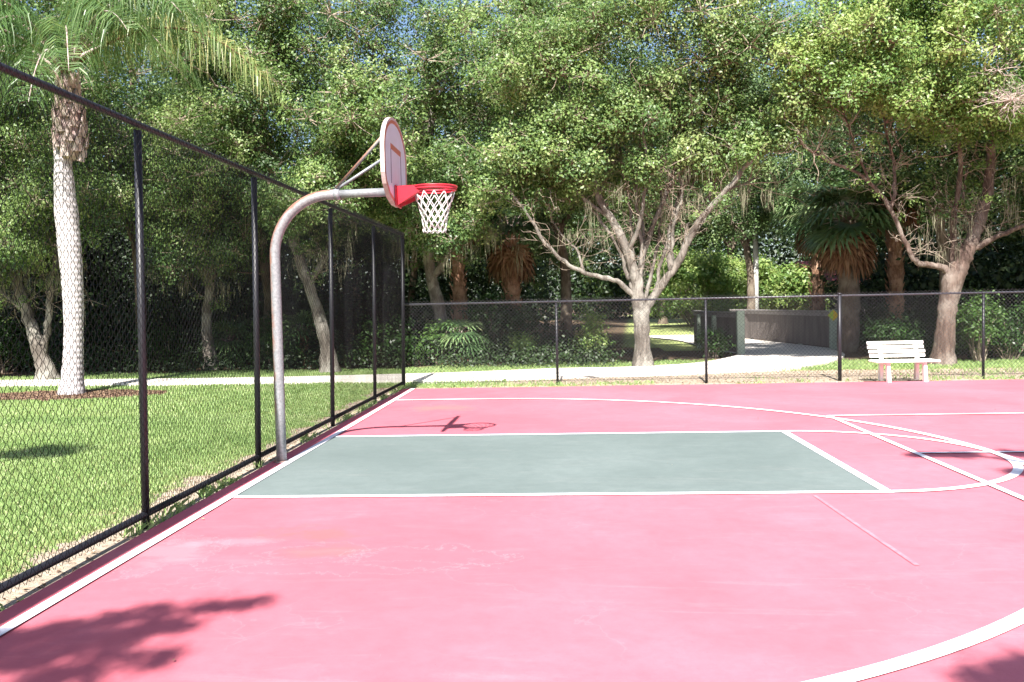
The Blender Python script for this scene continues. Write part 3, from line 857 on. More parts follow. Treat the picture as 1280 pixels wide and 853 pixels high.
    def moss(s, n, blobs=None, length=(.3, 1.0)):
        """hanging grey moss : thin tapering strands under random twigs"""
        for k in range(n):
            if blobs is not None:
                bl = blobs[rng.integers(len(blobs))]; c = np.array(bl[:3])-s.loc+(rng.random(3)-.5)*2*np.array(bl[3:6])
            else:
                nd = s.nodes[rng.integers(len(s.nodes))]; c = nd+rng.normal(size=3)*.1
            L_ = rng.uniform(*length); m_ = rng.integers(6, 18)
            for q in range(m_):
                p = c+np.array([rng.normal()*.09, rng.normal()*.09, rng.normal()*.05]); l_ = L_*rng.uniform(.4, 1.0); w_ = rng.uniform(.004, .011)
                a = rng.uniform(0, PI); t = np.array([math.cos(a), math.sin(a), 0])*w_
                e = p+np.array([rng.normal()*.04, rng.normal()*.04, -l_]); mid = (p+e)/2+np.array([rng.normal()*.03, rng.normal()*.03, 0])
                s.ms.append([p+t*.3, mid+t, e, mid-t])
    def finish(s):
        if s.tr.n: s.tr.build('trunk', M[s.bark], s.root)
        if s.tw.n: s.tw.build('branches', M[s.twig], s.root)
        if s.leaves:
            quad_mesh('crown', np.concatenate(s.leaves), M[s.leafmat], s.root, np.concatenate(s.vars))
        if s.ms: quad_mesh('hanging_moss', np.array(s.ms), M['moss'], s.root)['kind'] = 'stuff'
        return s.root
def smooth3(pts, k=5):
    return smooth(pts, k)

nleaf = 0
# ---------------- the many-stemmed tree in the middle
t = Tree('oak_tree', (5.25, 13.6, 0), 'pale many-stemmed tree behind the low fence, left of the path, limbs fanned like a vase', bark='bark_oak', leafmat='leaf_oak')
Y = 13.6
t.limb([(5.25,Y,-.15),(5.23,Y,.6),(5.22,Y,1.2),(5.15,Y,1.7),(5.1,Y,2.2),(4.95,Y-.1,2.8),(4.6,Y-.3,3.6),(4.1,Y-.5,4.5),(3.85,Y-.5,5.8),(3.7,Y-.3,7.2)], [.215,.2,.215,.18,.15,.135,.11,.09,.065,.045], None, 14, .5, wob=.02)
t.limb([(5.12,Y,1.75),(4.86,Y-.1,2.02),(4.45,Y-.4,2.3),(3.72,Y-.7,2.5),(3.1,Y-1.0,2.85),(2.65,Y-1.2,3.4),(2.2,Y-1.4,4.1),(1.6,Y-1.5,4.9)], .10, .035, 8)
t.limb([(5.18,Y,1.9),(5.2,Y,2.5),(5.45,Y+.1,3.4),(5.92,Y+.1,4.55),(6.3,Y,5.7),(6.5,Y,7.2)], .13, .05, 9)
t.limb([(5.1,Y,1.9),(5.0,Y+.2,2.5),(4.7,Y+.3,3.3),(4.35,Y+.4,4.3),(4.0,Y+.6,5.6),(3.2,Y+.8,7.3)], .11, .04, 8)
t.limb([(5.26,Y,.8),(5.28,Y,1.2),(5.4,Y,1.6),(5.72,Y-.1,2.1),(6.22,Y-.2,2.8),(6.6,Y-.4,3.65),(7.35,Y-.7,4.5),(8.0,Y-.9,5.3),(8.7,Y-1.0,6.2),(9.1,Y-1,7.2)], .18, .05, 10)
t.limb([(6.0,Y-.15,2.5),(5.98,Y+.1,3.4),(6.2,Y+.2,4.3),(6.65,Y+.2,5.3),(7.0,Y+.3,6.8)], .11, .04, 8)
t.limb([(6.45,Y-.3,3.3),(6.95,Y+.1,4.0),(7.2,Y+.3,5.2),(7.7,Y+.4,6.6)], .085, .035, 8)
t.limb([(4.85,Y-.1,2.9),(5.2,Y-.6,3.9),(5.3,Y-1.0,5.2),(5.1,Y-1.3,6.5)], .08, .035, 8)
t.limb([(4.4,Y-.35,3.9),(3.6,Y-.7,4.5),(2.9,Y-.9,5.4),(2.3,Y-1,6.6)], .065, .03, 7)
t.limb([(3.72,Y-.7,2.5),(3.5,Y-.5,3.1),(3.0,Y-.4,3.7),(2.8,Y-.3,4.6)], .05, .02, 6)
t.limb([(7.35,Y-.7,4.5),(7.9,Y-.3,4.7),(8.4,Y,4.95)], .05, .02, 6)
blobs = [(5.3,14.9,5.4,3.0,.8,1.4,22,.5), (4.4,12.6,6.3,1.5,.6,.5,10,.42), (6.8,12.9,6.4,1.4,.6,.5,10,.42), (5.3,12.5,5.4,.4,.4,.8,4,.3), (2.9,12.4,5.6,1.2,.8,.8,16,.45), (8.9,12.6,6.4,1.0,.9,.8,14,.45), (8.1,12.5,5.5,.7,.4,.5,8,.36), (6.9,12.9,5.5,1.0,.4,.5,8,.36), (3.6,12.4,5.2,.9,.4,.6,9,.38), (3.2,13.6,4.9,.9,.6,.9,9,.42), (7.2,14.0,5.6,1.2,.7,.7,9,.42), (5.2,13.4,9.6,4.0,2.8,2.6,96,.72), (2.4,12.6,7.6,1.9,1.9,2.0,46,.62), (1.9,12.2,5.0,1.3,1.2,1.1,22,.5), (7.9,12.9,8.2,1.7,1.8,1.5,34,.6), (4.7,12.2,6.6,1.2,1.0,.8,14,.5), (5.9,13.4,7.0,1.8,1.2,.7,14,.5), (5.0,13.0,12.0,3.4,2.4,1.2,22,.7)]
t.crown(blobs, .084, 430, .15, 24, (.25,.75))
for (x0_, z0_, x1_, z1_, dy) in ((5.05,1.9,4.75,6.2,.25), (5.15,2.1,5.6,6.4,.35), (5.3,1.7,5.95,6.0,.5), (5.0,2.0,4.1,5.9,.5), (5.6,1.9,6.9,6.2,.3), (6.3,2.9,7.7,6.0,.2), (4.9,2.3,3.3,5.6,-.3), (5.2,2.2,5.3,6.6,-.2), (6.0,2.5,6.3,6.4,-.3)):
    t.limb([(x0_,Y,z0_), (x0_*.8+x1_*.2+rng.normal()*.07,Y+dy*.4,z0_*.75+z1_*.25), (x0_*.45+x1_*.55+rng.normal()*.1,Y+dy,z0_*.5+z1_*.5), (x0_*.2+x1_*.8+rng.normal()*.12,Y+dy*1.3,z0_*.25+z1_*.75), (x1_,Y+dy*1.5,z1_)], .075, .025, 7, wob=.05)
t.sprigs(70, (3.6, 6.6), (.5, 1.4), .35); t.sprigs(190, (2.4, 6.2), (.4, 1.5), 0, rad=.008)
t.sprigs(130, (4.5, 9.5), (.6, 1.8), .1, rad=.014); t.moss(42, [(3.4,12.9,4.0,1.2,.5,.9), (4.6,13.2,4.4,1.2,.5,1.0), (7.4,13.0,5.0,1.2,.5,.7)], (.35, 1.1))
t.finish(); 

# ---------------- tree on the right with crooked limb
t = Tree('oak_tree', (12.68, 12.95, 0), 'brown-barked tree behind the bench with one crooked limb reaching left', bark='bark_red', leafmat='leaf_bright')
Y = 12.95
t.limb([(12.68,Y,-.15),(12.75,Y,.7),(12.84,Y,1.5),(12.95,Y,2.1),(13.12,Y,2.5),(13.35,Y,2.95),(13.6,Y+.1,3.5),(13.85,Y+.1,4.3),(14.0,Y+.2,5.6),(14.3,Y,7.2)], [.25,.235,.23,.25,.22,.19,.16,.13,.09,.06], None, 14, .45, wob=.02)
t.limb([(12.95,Y,2.1),(12.7,Y-.05,2.38),(12.37,Y-.15,2.46),(11.95,Y-.3,2.55),(11.72,Y-.35,2.85),(11.5,Y-.4,3.35),(11.1,Y-.5,4.1),(10.4,Y-.6,4.75),(9.5,Y-.6,5.15),(8.9,Y-.6,5.7)], .12, .035, 9)
t.limb([(11.25,Y-.45,3.85),(11.36,Y-.4,4.4),(11.34,Y-.3,5.2),(11.1,Y-.2,6.4)], .075, .03, 8)
t.limb([(12.95,Y,2.1),(13.0,Y+.1,2.8),(13.05,Y+.2,3.6),(13.18,Y+.1,5.0),(13.0,Y,6.6)], .15, .05, 9)
t.limb([(13.3,Y,2.8),(13.75,Y-.1,3.05),(14.3,Y-.2,3.3),(15.2,Y-.4,3.7),(16.2,Y-.5,4.6)], .12, .04, 8)
t.limb([(13.6,Y+.1,3.5),(13.3,Y+.3,4.0),(13.5,Y+.4,5.0)], .07, .03, 7)
t.limb([(10.7,Y-.6,4.5),(10.2,Y-.8,5.6),(9.8,Y-.9,6.8)], .05, .02, 7)
blobs = [(12.4,12.2,8.3,3.4,2.7,2.1,120,.68), (9.9,11.6,7.2,1.6,1.5,1.2,36,.55), (13.8,11.7,6.1,2.2,1.6,.7,34,.5), (15.6,12.3,7.4,1.8,1.8,2.0,34,.6), (11.9,11.4,6.3,1.6,1.1,.5,20,.45), (12.2,12.4,11.2,3.8,2.4,1.3,54,.7)]
t.crown(blobs, .082, 450, .14, 24, (.35,.85))
t.sprigs(46, (3.4, 6.0), (.5, 1.4), .35); t.sprigs(110, (2.6, 6.0), (.4, 1.3), 0, rad=.008)
t.sprigs(70, (5, 9), (.6, 1.6), .1, rad=.014); t.moss(36, [(13.9,12.9,4.0,1.2,.5,.7), (12.4,12.8,3.4,.8,.4,.6), (15,12.8,4.1,.9,.4,.5)], (.3, .8))
t.finish()

# ---------------- tree filling the gap between the palm and the leaning trunk
t = Tree('oak_tree', (-7.2, 15.6, 0), 'leafy tree hanging low behind the lawn, between the palm and the leaning trunk', bark='bark_oak', leafmat='leaf_oak')
t.limb([(-7.2,15.6,-.15),(-7.3,15.5,1.4),(-7.0,15.4,3.0),(-6.7,15.2,5.0),(-6.5,15.0,7.5)], .2, .06, 10, .4)
t.limb([(-7.1,15.4,2.6),(-7.9,15.0,3.8),(-8.6,14.8,5.4)], .1, .04, 8)
t.crown([(-7.0,14.8,7.0,2.2,1.7,2.6,56,.66), (-6.8,14.0,4.4,1.7,1.2,1.3,34,.55), (-6.6,13.8,3.3,1.5,.9,.6,14,.45)], .086, 350, .15, 22, (.1,.6))
t.sprigs(60, (1.8, 5.0), (.5, 1.4), .4); t.moss(20, [(-7.0,14.4,3.0,1.2,.5,.5)], (.4, 1.0))
t.finish()

# dead pale branch spray at the right edge, on its own bare limb
t = Tree('bare_tree', (17.2, 13.6, 0), 'leafless pale branches poking out of the foliage at the right edge', bark='bark_oak', twig='twig_pale')
t.limb([(17.2,13.6,-.1),(16.9,13.4,2.5),(16.0,12.5,4.6),(14.4,11.0,5.8),(13.2,10.3,6.1)], .16, .025, 9, .3)
for c_, r_, n_ in (((13.0,10.2,5.95),.75,44), ((13.7,10.4,6.2),.9,34), ((12.7,10.2,6.6),.5,12)): t.bare(c_, r_, n_, (1.3,1,.6), .010)
t.finish()

# ---------------- leaning tree on the left, seen through the tall fence
t = Tree('oak_tree', (-3.2, 13.8, 0), 'leaning pale trunk seen through the tall fence just right of the hoop pole', bark='bark_oak', leafmat='leaf_oak')
Y = 13.8
t.limb([(-3.2,Y,-.15),(-3.3,Y,.8),(-3.6,Y,2.0),(-4.0,Y,3.2),(-4.4,Y-.1,4.6),(-5.1,Y-.2,6.0),(-5.6,Y-.3,7.6)], .24, .07, 12, .4)
t.limb([(-3.75,Y,2.3),(-3.2,Y+.2,3.4),(-2.9,Y+.2,4.8),(-2.6,Y,6.6),(-2.2,Y,8.0)], .13, .05, 9)
t.limb([(-4.2,Y,3.8),(-4.9,Y-.4,4.6),(-5.8,Y-.7,5.2),(-6.6,Y-1,6.0)], .09, .03, 8)
blobs = [(-4.4,13.2,8.6,3.0,2.4,2.6,90,.7), (-2.0,12.6,6.2,1.7,1.5,1.6,40,.6), (-5.6,12.6,5.6,1.7,1.4,1.4,40,.6), (-3.4,12.4,4.4,1.3,1.1,1.0,20,.5), (-3.6,12.6,11.2,3.0,2.2,1.2,16,.7)]
t.crown(blobs, .084, 390, .15, 22, (.15,.65))
t.sprigs(90, (2.5, 6.5), (.5, 1.4), .5)
t.sprigs(80, (4.5, 9.5), (.6, 1.8), .1, rad=.014); t.moss(30, [(-3.6,13.2,4.0,1.4,.5,1.0)], (.4, 1.2))
t.finish()

# ---------------- tree between, crown fills the picture above the hoop
t = Tree('oak_tree', (-.4, 17.2, 0), 'tall grey-green tree whose crown fills the picture right behind the hoop', bark='bark_oak', leafmat='leaf_oak')
t.limb([(-.4,17.2,-.15),(-.6,17,1.5),(-.9,16.6,3.4),(-.8,16.2,5.4),(-.4,15.8,8.0)], .26, .08, 11, .4)
t.limb([(-.75,16.8,2.6),(.3,16.2,4.0),(1.0,15.6,5.6),(1.2,15.2,7.8)], .15, .05, 9)
t.limb([(-.9,16.6,3.4),(-1.9,16.0,4.6),(-2.6,15.6,5.8)], .12, .04, 9)
blobs = [(-.3,15.2,8.6,3.0,2.2,2.8,84,.7), (1.0,14.4,5.4,1.5,1.4,1.3,34,.55), (-1.4,14.6,4.9,1.5,1.2,1.2,34,.55), (0.1,14.6,3.9,1.3,1.1,.7,16,.45), (.1,14.8,11.8,3.4,2.2,1.3,20,.7)]
t.crown(blobs, .086, 370, .15, 22, (.2,.7))
t.sprigs(90, (2.5, 6.5), (.5, 1.4), .5)
t.sprigs(120, (4.5, 10), (.6, 1.9), .1, rad=.014); t.moss(36, [(.2,14.8,3.9,1.8,.6,.7)], (.4, 1.1))
t.finish()

# ---------------- twin stem tree at the far left
t = Tree('oak_tree', (-10.7, 12.9, 0), 'forked grey tree at the left, just behind the mulch bed of the palm', bark='bark_oak', leafmat='leaf_oak')
Y = 12.9
t.limb([(-10.6,Y,-.15),(-10.75,Y,.6),(-11.0,Y,1.4),(-11.3,Y,2.4),(-11.8,Y,3.8),(-12.2,Y,5.6)], .24, .07, 12, .5)
t.limb([(-10.72,Y,.55),(-10.55,Y,1.4),(-10.3,Y-.1,2.5),(-10.0,Y-.2,3.8),(-9.6,Y-.3,5.4)], .14, .05, 10)
t.limb([(-11.1,Y,1.8),(-11.9,Y-.3,2.5),(-12.8,Y-.5,3.2)], .09, .03, 8)
blobs = [(-10.8,12.2,7.2,2.8,2.2,2.4,90,.68), (-12.2,11.7,4.4,1.5,1.2,1.2,34,.55), (-9.2,11.8,4.6,1.3,1.2,1.1,26,.5), (-10.6,11.6,3.5,1.4,.9,.6,16,.45), (-10.2,12.2,10,3.2,2.4,1.4,34,.7)]
t.crown(blobs, .084, 370, .15, 22, (.1,.6))
t.sprigs(80, (1.8, 5.0), (.5, 1.4), .4)
t.moss(40, [(-10.8,12.5,2.9,1.4,.5,.6)], (.4, 1.0))
t.finish()
t = Tree('oak_tree', (-12.9, 13.6, 0), 'thick trunk cut by the left picture edge behind the palm lawn', bark='bark_oak', leafmat='leaf_oak')
t.limb([(-12.9,13.6,-.15),(-13.0,13.6,1.2),(-12.8,13.5,2.8),(-13.2,13.3,5.5)], .36, .12, 12, .4)
t.limb([(-12.9,13.6,2),(-13.9,13.4,3.6),(-15,13.2,5)], .16, .06, 9)
t.crown([(-13.6,13.0,6.8,2.4,2.0,2.4,60,.65), (-15.5,12.8,5.2,1.6,1.6,1.6,30,.6)], .085, 460, .15, 20, (.1,.55))
t.finish()

# ---------------- background trees: two prototypes, then copies
def bg_tree(name, loc, label, h, rad, leaf, ncl, per, hue, mat, low=.28, lean=0):
    t = Tree(name, loc, label, 'background trees of the wood', bark='bark_dark', leafmat=mat)
    x, y, _ = loc
    t.limb([(x,y,-.2),(x+.1,y,h*.15),(x-.15+lean*.3,y,h*.35),(x+.1+lean*.6,y,h*.55),(x+lean,y,h*.8)], .24, .07, 10, .4)
    t.limb([(x-.1,y,h*.3),(x+1.0,y-.3,h*.42),(x+rad*.6,y-.4,h*.6)], .13, .05, 8)
    t.limb([(x-.1,y,h*.28),(x-.9,y+.2,h*.4),(x-rad*.6,y+.2,h*.62)], .13, .05, 8)
    t.limb([(x,y,h*.4),(x+.2,y-.9,h*.5),(x+.3,y-rad*.6,h*.65)], .11, .04, 8)
    hc = h*(1+low)/2; rz = h*(1-low)/2
    t.crown([(x,y,hc,rad,rad*.85,rz,ncl,.85), (x,y,hc-rz*.55,rad*.9,rad*.8,rz*.4,int(ncl*.3),.7)], leaf, per, .2, 18, hue, twigs=1, shell=.45, dens=1.0)
    t.finish(); return t.root
def copy_tree(o, loc, rz, label, sc=1.0):
    c = o.copy(); COL.objects.link(c); c.location = loc; c.rotation_euler = (0, 0, rz); c.scale = (sc, sc, sc); c['label'] = label
    for ch in o.children:
        d = ch.copy(); COL.objects.link(d); d.parent = c
    return c
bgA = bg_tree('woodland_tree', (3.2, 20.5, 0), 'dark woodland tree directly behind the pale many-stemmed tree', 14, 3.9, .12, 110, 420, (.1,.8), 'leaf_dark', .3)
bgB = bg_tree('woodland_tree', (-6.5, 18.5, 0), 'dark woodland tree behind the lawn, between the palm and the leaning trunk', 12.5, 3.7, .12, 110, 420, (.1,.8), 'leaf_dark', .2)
spots = [
 (bgB, (-15.5,17.5), 'dark woodland tree left of everything, behind the left edge trunk', 1.0),
 (bgA, (-10.8,18.6), 'dark woodland tree behind the forked grey tree', .95),
 (bgA, (-2.2,21.5), 'dark woodland tree behind the leaning trunk', .72),
 (bgB, (9.6,47.0), 'tall woodland tree beyond the clearing, above the bridge entrance', 1.3),
 (bgA, (15.0,18.4), 'dark woodland tree behind the crooked-limb tree', .98),
 (bgB, (19.5,17.0), 'dark woodland tree right of the crooked-limb tree', 1.0),
 (bgB, (17.2,28.5), 'dark woodland tree behind the fan palms', 1.1),
 (bgA, (-18.5,24.0), 'second-row woodland tree far left, behind the first row', .72),
 (bgB, (-11.5,26.0), 'second-row woodland tree above the forked grey tree', .85),
 (bgA, (-5.5,27.0), 'second-row woodland tree above the leaning trunk', .85),
 (bgB, (1.0,28.5), 'second-row woodland tree above the hoop', .85),
 (bgA, (21.5,25.0), 'second-row woodland tree behind the right picture edge', .72),
 (bgA, (11.6,30.5), 'second-row woodland tree over the far end of the bridge', 1.0),
 (bgB, (3.4,36.0), 'sunlit tree across the clearing, left side', 1.2),
 (bgA, (13.6,46.0), 'sunlit tree across the clearing beyond the bridge', 1.15),
 (bgB, (19.8,43.0), 'sunlit tree across the clearing, right side', 1.2),
 (bgA, (8.4,52.0), 'farthest sunlit tree at the end of the clearing', 1.1),
]
for k, (src, (x, y), lab, sc) in enumerate(spots):
    copy_tree(src, (x, y, 0), [.0, 1.3, 2.6, 3.9, 5.2][k % 5]+.3*k, lab, sc)

# far-off wood : nobody could count it
def mass(name, boxes, leaf, mat, hue, n_per, seed=0, kind='stuff', label=None):
    Vs, vs_ = [], []
    for (xa, xb, ya, yb, za, zb, n_) in boxes:
        nc = max(1, n_//n_per)
        c = np.stack([rng.uniform(xa, xb, nc), rng.uniform(ya, yb, nc), za+(zb-za)*rng.random(nc)], 1)
        v0 = rng.uniform(hue[0], hue[1], nc)
        off = rng.normal(size=(nc, n_per, 3))*np.array([1, 1, .75])*leaf*3.2
        pos = (c[:, None]+off).reshape(-1, 3)
        nrm = off.reshape(-1, 3)/leaf*.4+np.array([0, -.4, .8])+rng.normal(size=(nc*n_per, 3))*.6
        Vs.append(leaf_quads(pos, nrm, leaf*rng.uniform(.6, 1.4, nc*n_per), .6)); vs_.append(np.clip(np.repeat(v0, n_per)+rng.normal(size=nc*n_per)*.12, 0, 1))
    o = quad_mesh(name, np.concatenate(Vs), M[mat], None, np.concatenate(vs_))
    return tag(o, label, None, None, kind)
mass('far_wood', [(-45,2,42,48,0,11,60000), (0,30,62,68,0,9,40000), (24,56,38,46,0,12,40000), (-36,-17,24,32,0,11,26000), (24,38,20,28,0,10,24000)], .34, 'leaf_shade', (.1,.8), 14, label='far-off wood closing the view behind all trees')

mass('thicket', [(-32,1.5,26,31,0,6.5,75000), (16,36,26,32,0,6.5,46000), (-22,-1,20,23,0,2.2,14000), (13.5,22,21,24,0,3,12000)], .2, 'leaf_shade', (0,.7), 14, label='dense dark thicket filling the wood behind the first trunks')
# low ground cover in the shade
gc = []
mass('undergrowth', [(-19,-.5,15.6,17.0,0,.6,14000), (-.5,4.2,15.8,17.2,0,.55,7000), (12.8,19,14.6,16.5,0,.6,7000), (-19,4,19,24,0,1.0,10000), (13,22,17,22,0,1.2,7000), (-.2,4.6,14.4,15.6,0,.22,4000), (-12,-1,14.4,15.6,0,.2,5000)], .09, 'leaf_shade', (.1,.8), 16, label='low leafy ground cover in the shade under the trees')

def shrub(loc, h, r_, label, leaf=.09, n=22, mat='leaf_shrub', hue=(.2,.9), per=140):
    root = empty('shrub', loc, 0, label, 'shrub', 'shrubs at the edge of the wood')
    st = MB(); L_, Vv = [], []
    for k in range(n):
        a = rng.uniform(0, 2*PI); rr = r_*math.sqrt(rng.random()); z = h*rng.uniform(.25, 1)
        c = np.array([rr*math.cos(a)*(1.1-z/h*.4), rr*math.sin(a)*(1.1-z/h*.4), z])
        st.tube(jitter_path((0.1*math.cos(a), .1*math.sin(a), -.05), c, 5, .05), [.018,.014,.01,.007,.004], 4, cap=False)
        off = rng.normal(size=(per, 3))*(.17 if h < 3 else .32)*np.array([1, 1, .8])
        L_.append(leaf_quads(c+off, off*3+np.array([0,-.1,.8])+rng.normal(size=(per, 3))*.5, leaf*rng.uniform(.6, 1.4, per), .5))
        Vv.append(np.clip(rng.uniform(*hue)+rng.normal(size=per)*.12, 0, 1))
    st.build('stems', M['twig'], root); quad_mesh('foliage', np.concatenate(L_), M[mat], root, np.concatenate(Vv))
    return root
shrub((13.9,13.6,0), 1.75, .55, 'rounded bright shrub right of the crooked-limb tree, near the right fence post', .085, 26, hue=(.5,1))
shrub((4.0,16.0,0), 1.35, .35, 'upright yellow-green shrub left of the pale many-stemmed trunk', .08, 18, 'leaf_bright', (.5,1))
shrub((2.0,15.6,0), .7, .25, 'small pale shrub behind the first post of the low fence', .07, 10, 'leaf_bright', (.3,.8))
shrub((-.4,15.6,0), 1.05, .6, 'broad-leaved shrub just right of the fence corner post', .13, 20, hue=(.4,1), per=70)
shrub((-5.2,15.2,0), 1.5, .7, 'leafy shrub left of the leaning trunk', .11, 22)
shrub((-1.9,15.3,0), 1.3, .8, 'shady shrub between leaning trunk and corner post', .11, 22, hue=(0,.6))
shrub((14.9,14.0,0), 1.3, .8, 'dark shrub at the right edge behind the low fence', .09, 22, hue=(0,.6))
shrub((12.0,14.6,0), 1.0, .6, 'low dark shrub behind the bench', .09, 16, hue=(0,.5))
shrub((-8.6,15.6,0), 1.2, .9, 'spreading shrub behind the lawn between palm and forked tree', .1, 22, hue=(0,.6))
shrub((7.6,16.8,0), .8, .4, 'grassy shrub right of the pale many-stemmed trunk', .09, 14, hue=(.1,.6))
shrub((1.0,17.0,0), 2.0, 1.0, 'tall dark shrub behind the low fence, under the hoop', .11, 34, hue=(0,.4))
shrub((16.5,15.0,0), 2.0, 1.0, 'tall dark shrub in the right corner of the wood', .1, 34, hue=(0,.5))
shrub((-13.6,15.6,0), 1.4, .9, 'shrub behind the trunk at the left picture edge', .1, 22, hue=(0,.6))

for (x, y, h_, r_, lab) in ((10.6,40,4.2,2.6,'big sunlit bush in the clearing seen above the left bridge wall'), (13.6,42.5,3.8,2.4,'big sunlit bush in the clearing seen above the far end of the bridge'), (17.0,44.5,3.4,2.3,'sunlit bush at the right end of the clearing'), (7.0,66,4.5,3.2,'sunlit bush at the left end of the clearing')):
    shrub((x,y,0), h_, r_, lab, .2, 90, 'leaf_bright', (.3,1), 130)
# ------------------------------------------------------------------ palms
def frond_feather(base, direction, L_, droop, leafL, n=90, up=.6):
    """arching rachis with hanging leaflets; returns rachis points and leaflet quads"""
    d = unit(np.array([direction[0], direction[1], 0.])); P = []
    m_ = 14
    for i in range(m_):
        s_ = i/(m_-1); P.append(np.array(base)+d*L_*(s_-.12*s_*s_)*math.cos(up*.5)+np.array([0, 0, L_*(up*s_-droop*s_*s_)]))
    P = np.array(P); side = np.cross(d, [0, 0, 1.]); V_, v_ = [], []
    for k in range(n):
        s_ = .14+.86*(k+rng.random())/n; x = s_*(m_-1); i = min(int(x), m_-2); p = P[i]+(P[i+1]-P[i])*(x-i); T_ = unit(P[i+1]-P[i])
        for sg_ in (-1, 1):
            l_ = leafL*(.55+.6*math.sin(PI*min(1, s_*.95)))*rng.uniform(.8, 1.15)
            dr = unit(side*sg_*rng.uniform(.35, .8)+T_*.35+np.array([0, 0, rng.uniform(.15, .5)]))
            w_ = .017*rng.uniform(.7, 1.25)*.68; wd = unit(T_+rng.normal(size=3)*.3)
            # four joints, the leaflet bends over and hangs
            a_ = p; pts_ = [a_]
            vel = dr.copy()
            for q in range(4):
                a_ = a_+vel*l_/4; pts_.append(a_); vel = unit(vel+np.array([0, 0, -1.15])+rng.normal(size=3)*.05)
            wid = [w_*.6, w_, w_*.9, w_*.6, .002]
            for q in range(4):
                V_.append([pts_[q]-wd*wid[q], pts_[q]+wd*wid[q], pts_[q+1]+wd*wid[q+1], pts_[q+1]-wd*wid[q+1]]); v_.append(q)
    return P, V_, v_

pal = empty('queen_palm', (-7.65, 8.9, 0), 0, 'tall feather palm with smooth pale trunk standing in the mulch bed', 'palm tree')
px = np.array([-7.65, 8.9, 0])
mb = MB()
zs = np.linspace(-.1, 5.3, 40); ctr = [(.08*math.sin(z*.9)+.02*z, 0, z) for z in zs]
rad = np.interp(zs, [-.1,.1,.4,1.4,2.4,3.2,4.0,4.8,5.3], [.33,.28,.24,.215,.235,.265,.255,.205,.175])
rad = rad*(1+.02*rng.normal(size=len(zs)))
mb.tube(ctr, rad*.92, 20); mb.build('trunk', M['palm_bark'], pal)
# crown shaft of old frond bases
mb = MB(); mb.tube([(.18,0,5.05),(.19,0,5.35),(.2,0,5.75),(.2,0,6.3),(.2,0,6.9)], [.17,.27,.28,.21,.12], 16)
for k in range(44):
    a = k*2.399; z = 5.0+1.75*(k/44); R_ = np.interp(k/44, [0,.15,.4,.7,1], [.25,.36,.34,.25,.17])
    d = np.array([math.cos(a), math.sin(a), 0]); b0 = np.array([.2, 0, z])+d*R_*.8
    tip = b0+d*.09+np.array([0, 0, .30])
    t_ = np.array([-d[1], d[0], 0])
    mb.add([b0-t_*.11, b0+t_*.11, tip+t_*.05, tip-t_*.05, b0-t_*.1+d*.06, b0+t_*.1+d*.06], [(4,5,2,3), (0,1,5,4), (1,2,5), (0,4,3), (0,3,2,1)])
mb.build('old_frond_bases', M['boot'], pal)
base = np.array([.2, 0, 6.95])
fr = [  # azimuth(deg), length, up, droop, leaflet
 (-6, 5.3, .62, .72, 1.25), (-28, 4.6, .9, .8, 1.25), (-14, 4.4, 1.0, .8, 1.2), (-42, 3.9, .8, .75, 1.2), (-60, 3.6, .75, .95, .95), (-95, 3.2, .9, 1.0, .95), (-130, 3.4, .8, .9, .95), (-160, 3.6, .7, .9, 1.0), (175, 3.8, .9, .9, 1.0),
 (140, 3.6, .8, .8, 1.0), (100, 3.6, .9, .9, .9), (60, 3.8, .8, .8, .9), (25, 4.2, .9, .8, 1.0), (-45, 3.0, 1.2, .9, .9), (10, 3.2, 1.25, .9, .9), (-110, 2.8, 1.2, .9, .9), (-175, 3.0, 1.2, 1.0, .9), (90, 2.8, 1.3, .9, .9), (-75, 3.0, .5, .9, .9), (-20, 3.4, .95, .95, 1.0), (-145, 2.8, .45, .9, .9)]
for k, (az_, L_, up, dr, ll) in enumerate(fr):
    a = math.radians(az_)
    P, Vq, q_ = frond_feather(base+np.array([math.cos(a)*.12, math.sin(a)*.12, rng.uniform(-.2,.3)]), (math.cos(a), math.sin(a)), L_, dr, ll*1.15, 74, up)
    v0 = .86 if k == 0 else rng.uniform(.25, .7)
    fo = quad_mesh('frond', np.array(Vq), M['leaf_palm'], pal, np.clip(v0+rng.normal(size=len(Vq))*.12, 0, 1))
    mb = MB(); mb.tube(P, np.linspace(.035, .006, len(P)), 6); mb.build('frond_stem', M['leaf_dead'] if k == 0 else M['boot'], fo)

def fan_leaf(Vq, vv, c, d, up, R_, dead=False):
    """costapalmate fan: folded segments with drooping tips"""
    ax = unit(np.array(d)*1.0+np.array([0, 0, up])); side = unit(np.cross(ax, [0, 0, 1.])); nrm = np.cross(side, ax)
    n = 26; v0 = rng.uniform(.2, .8)
    for k in range(n):
        a = (k/(n-1)-.5)*2*2.0; dr = unit(ax*math.cos(a)+side*math.sin(a)+nrm*.12*(1 if k % 2 else -1))
        l_ = R_*(.75+.25*math.cos(a*.7))*rng.uniform(.9, 1.08); wv_ = unit(np.cross(dr, nrm))
        w_ = R_*.045
        p0 = np.array(c); p1 = p0+dr*l_*.35; p2 = p0+dr*l_*.68+np.array([0, 0, -l_*.05]); dz = .9 if dead else .45
        p3 = p2+unit(dr+np.array([0, 0, -dz*1.6]))*l_*.34
        ws = [.004, w_, w_*.8, .003]; ps = [p0, p1, p2, p3]
        for q in range(3):
            Vq.append([ps[q]-wv_*ws[q], ps[q]+wv_*ws[q], ps[q+1]+wv_*ws[q+1], ps[q+1]-wv_*ws[q+1]]); vv.append(np.clip(v0+rng.normal()*.1, 0, 1))

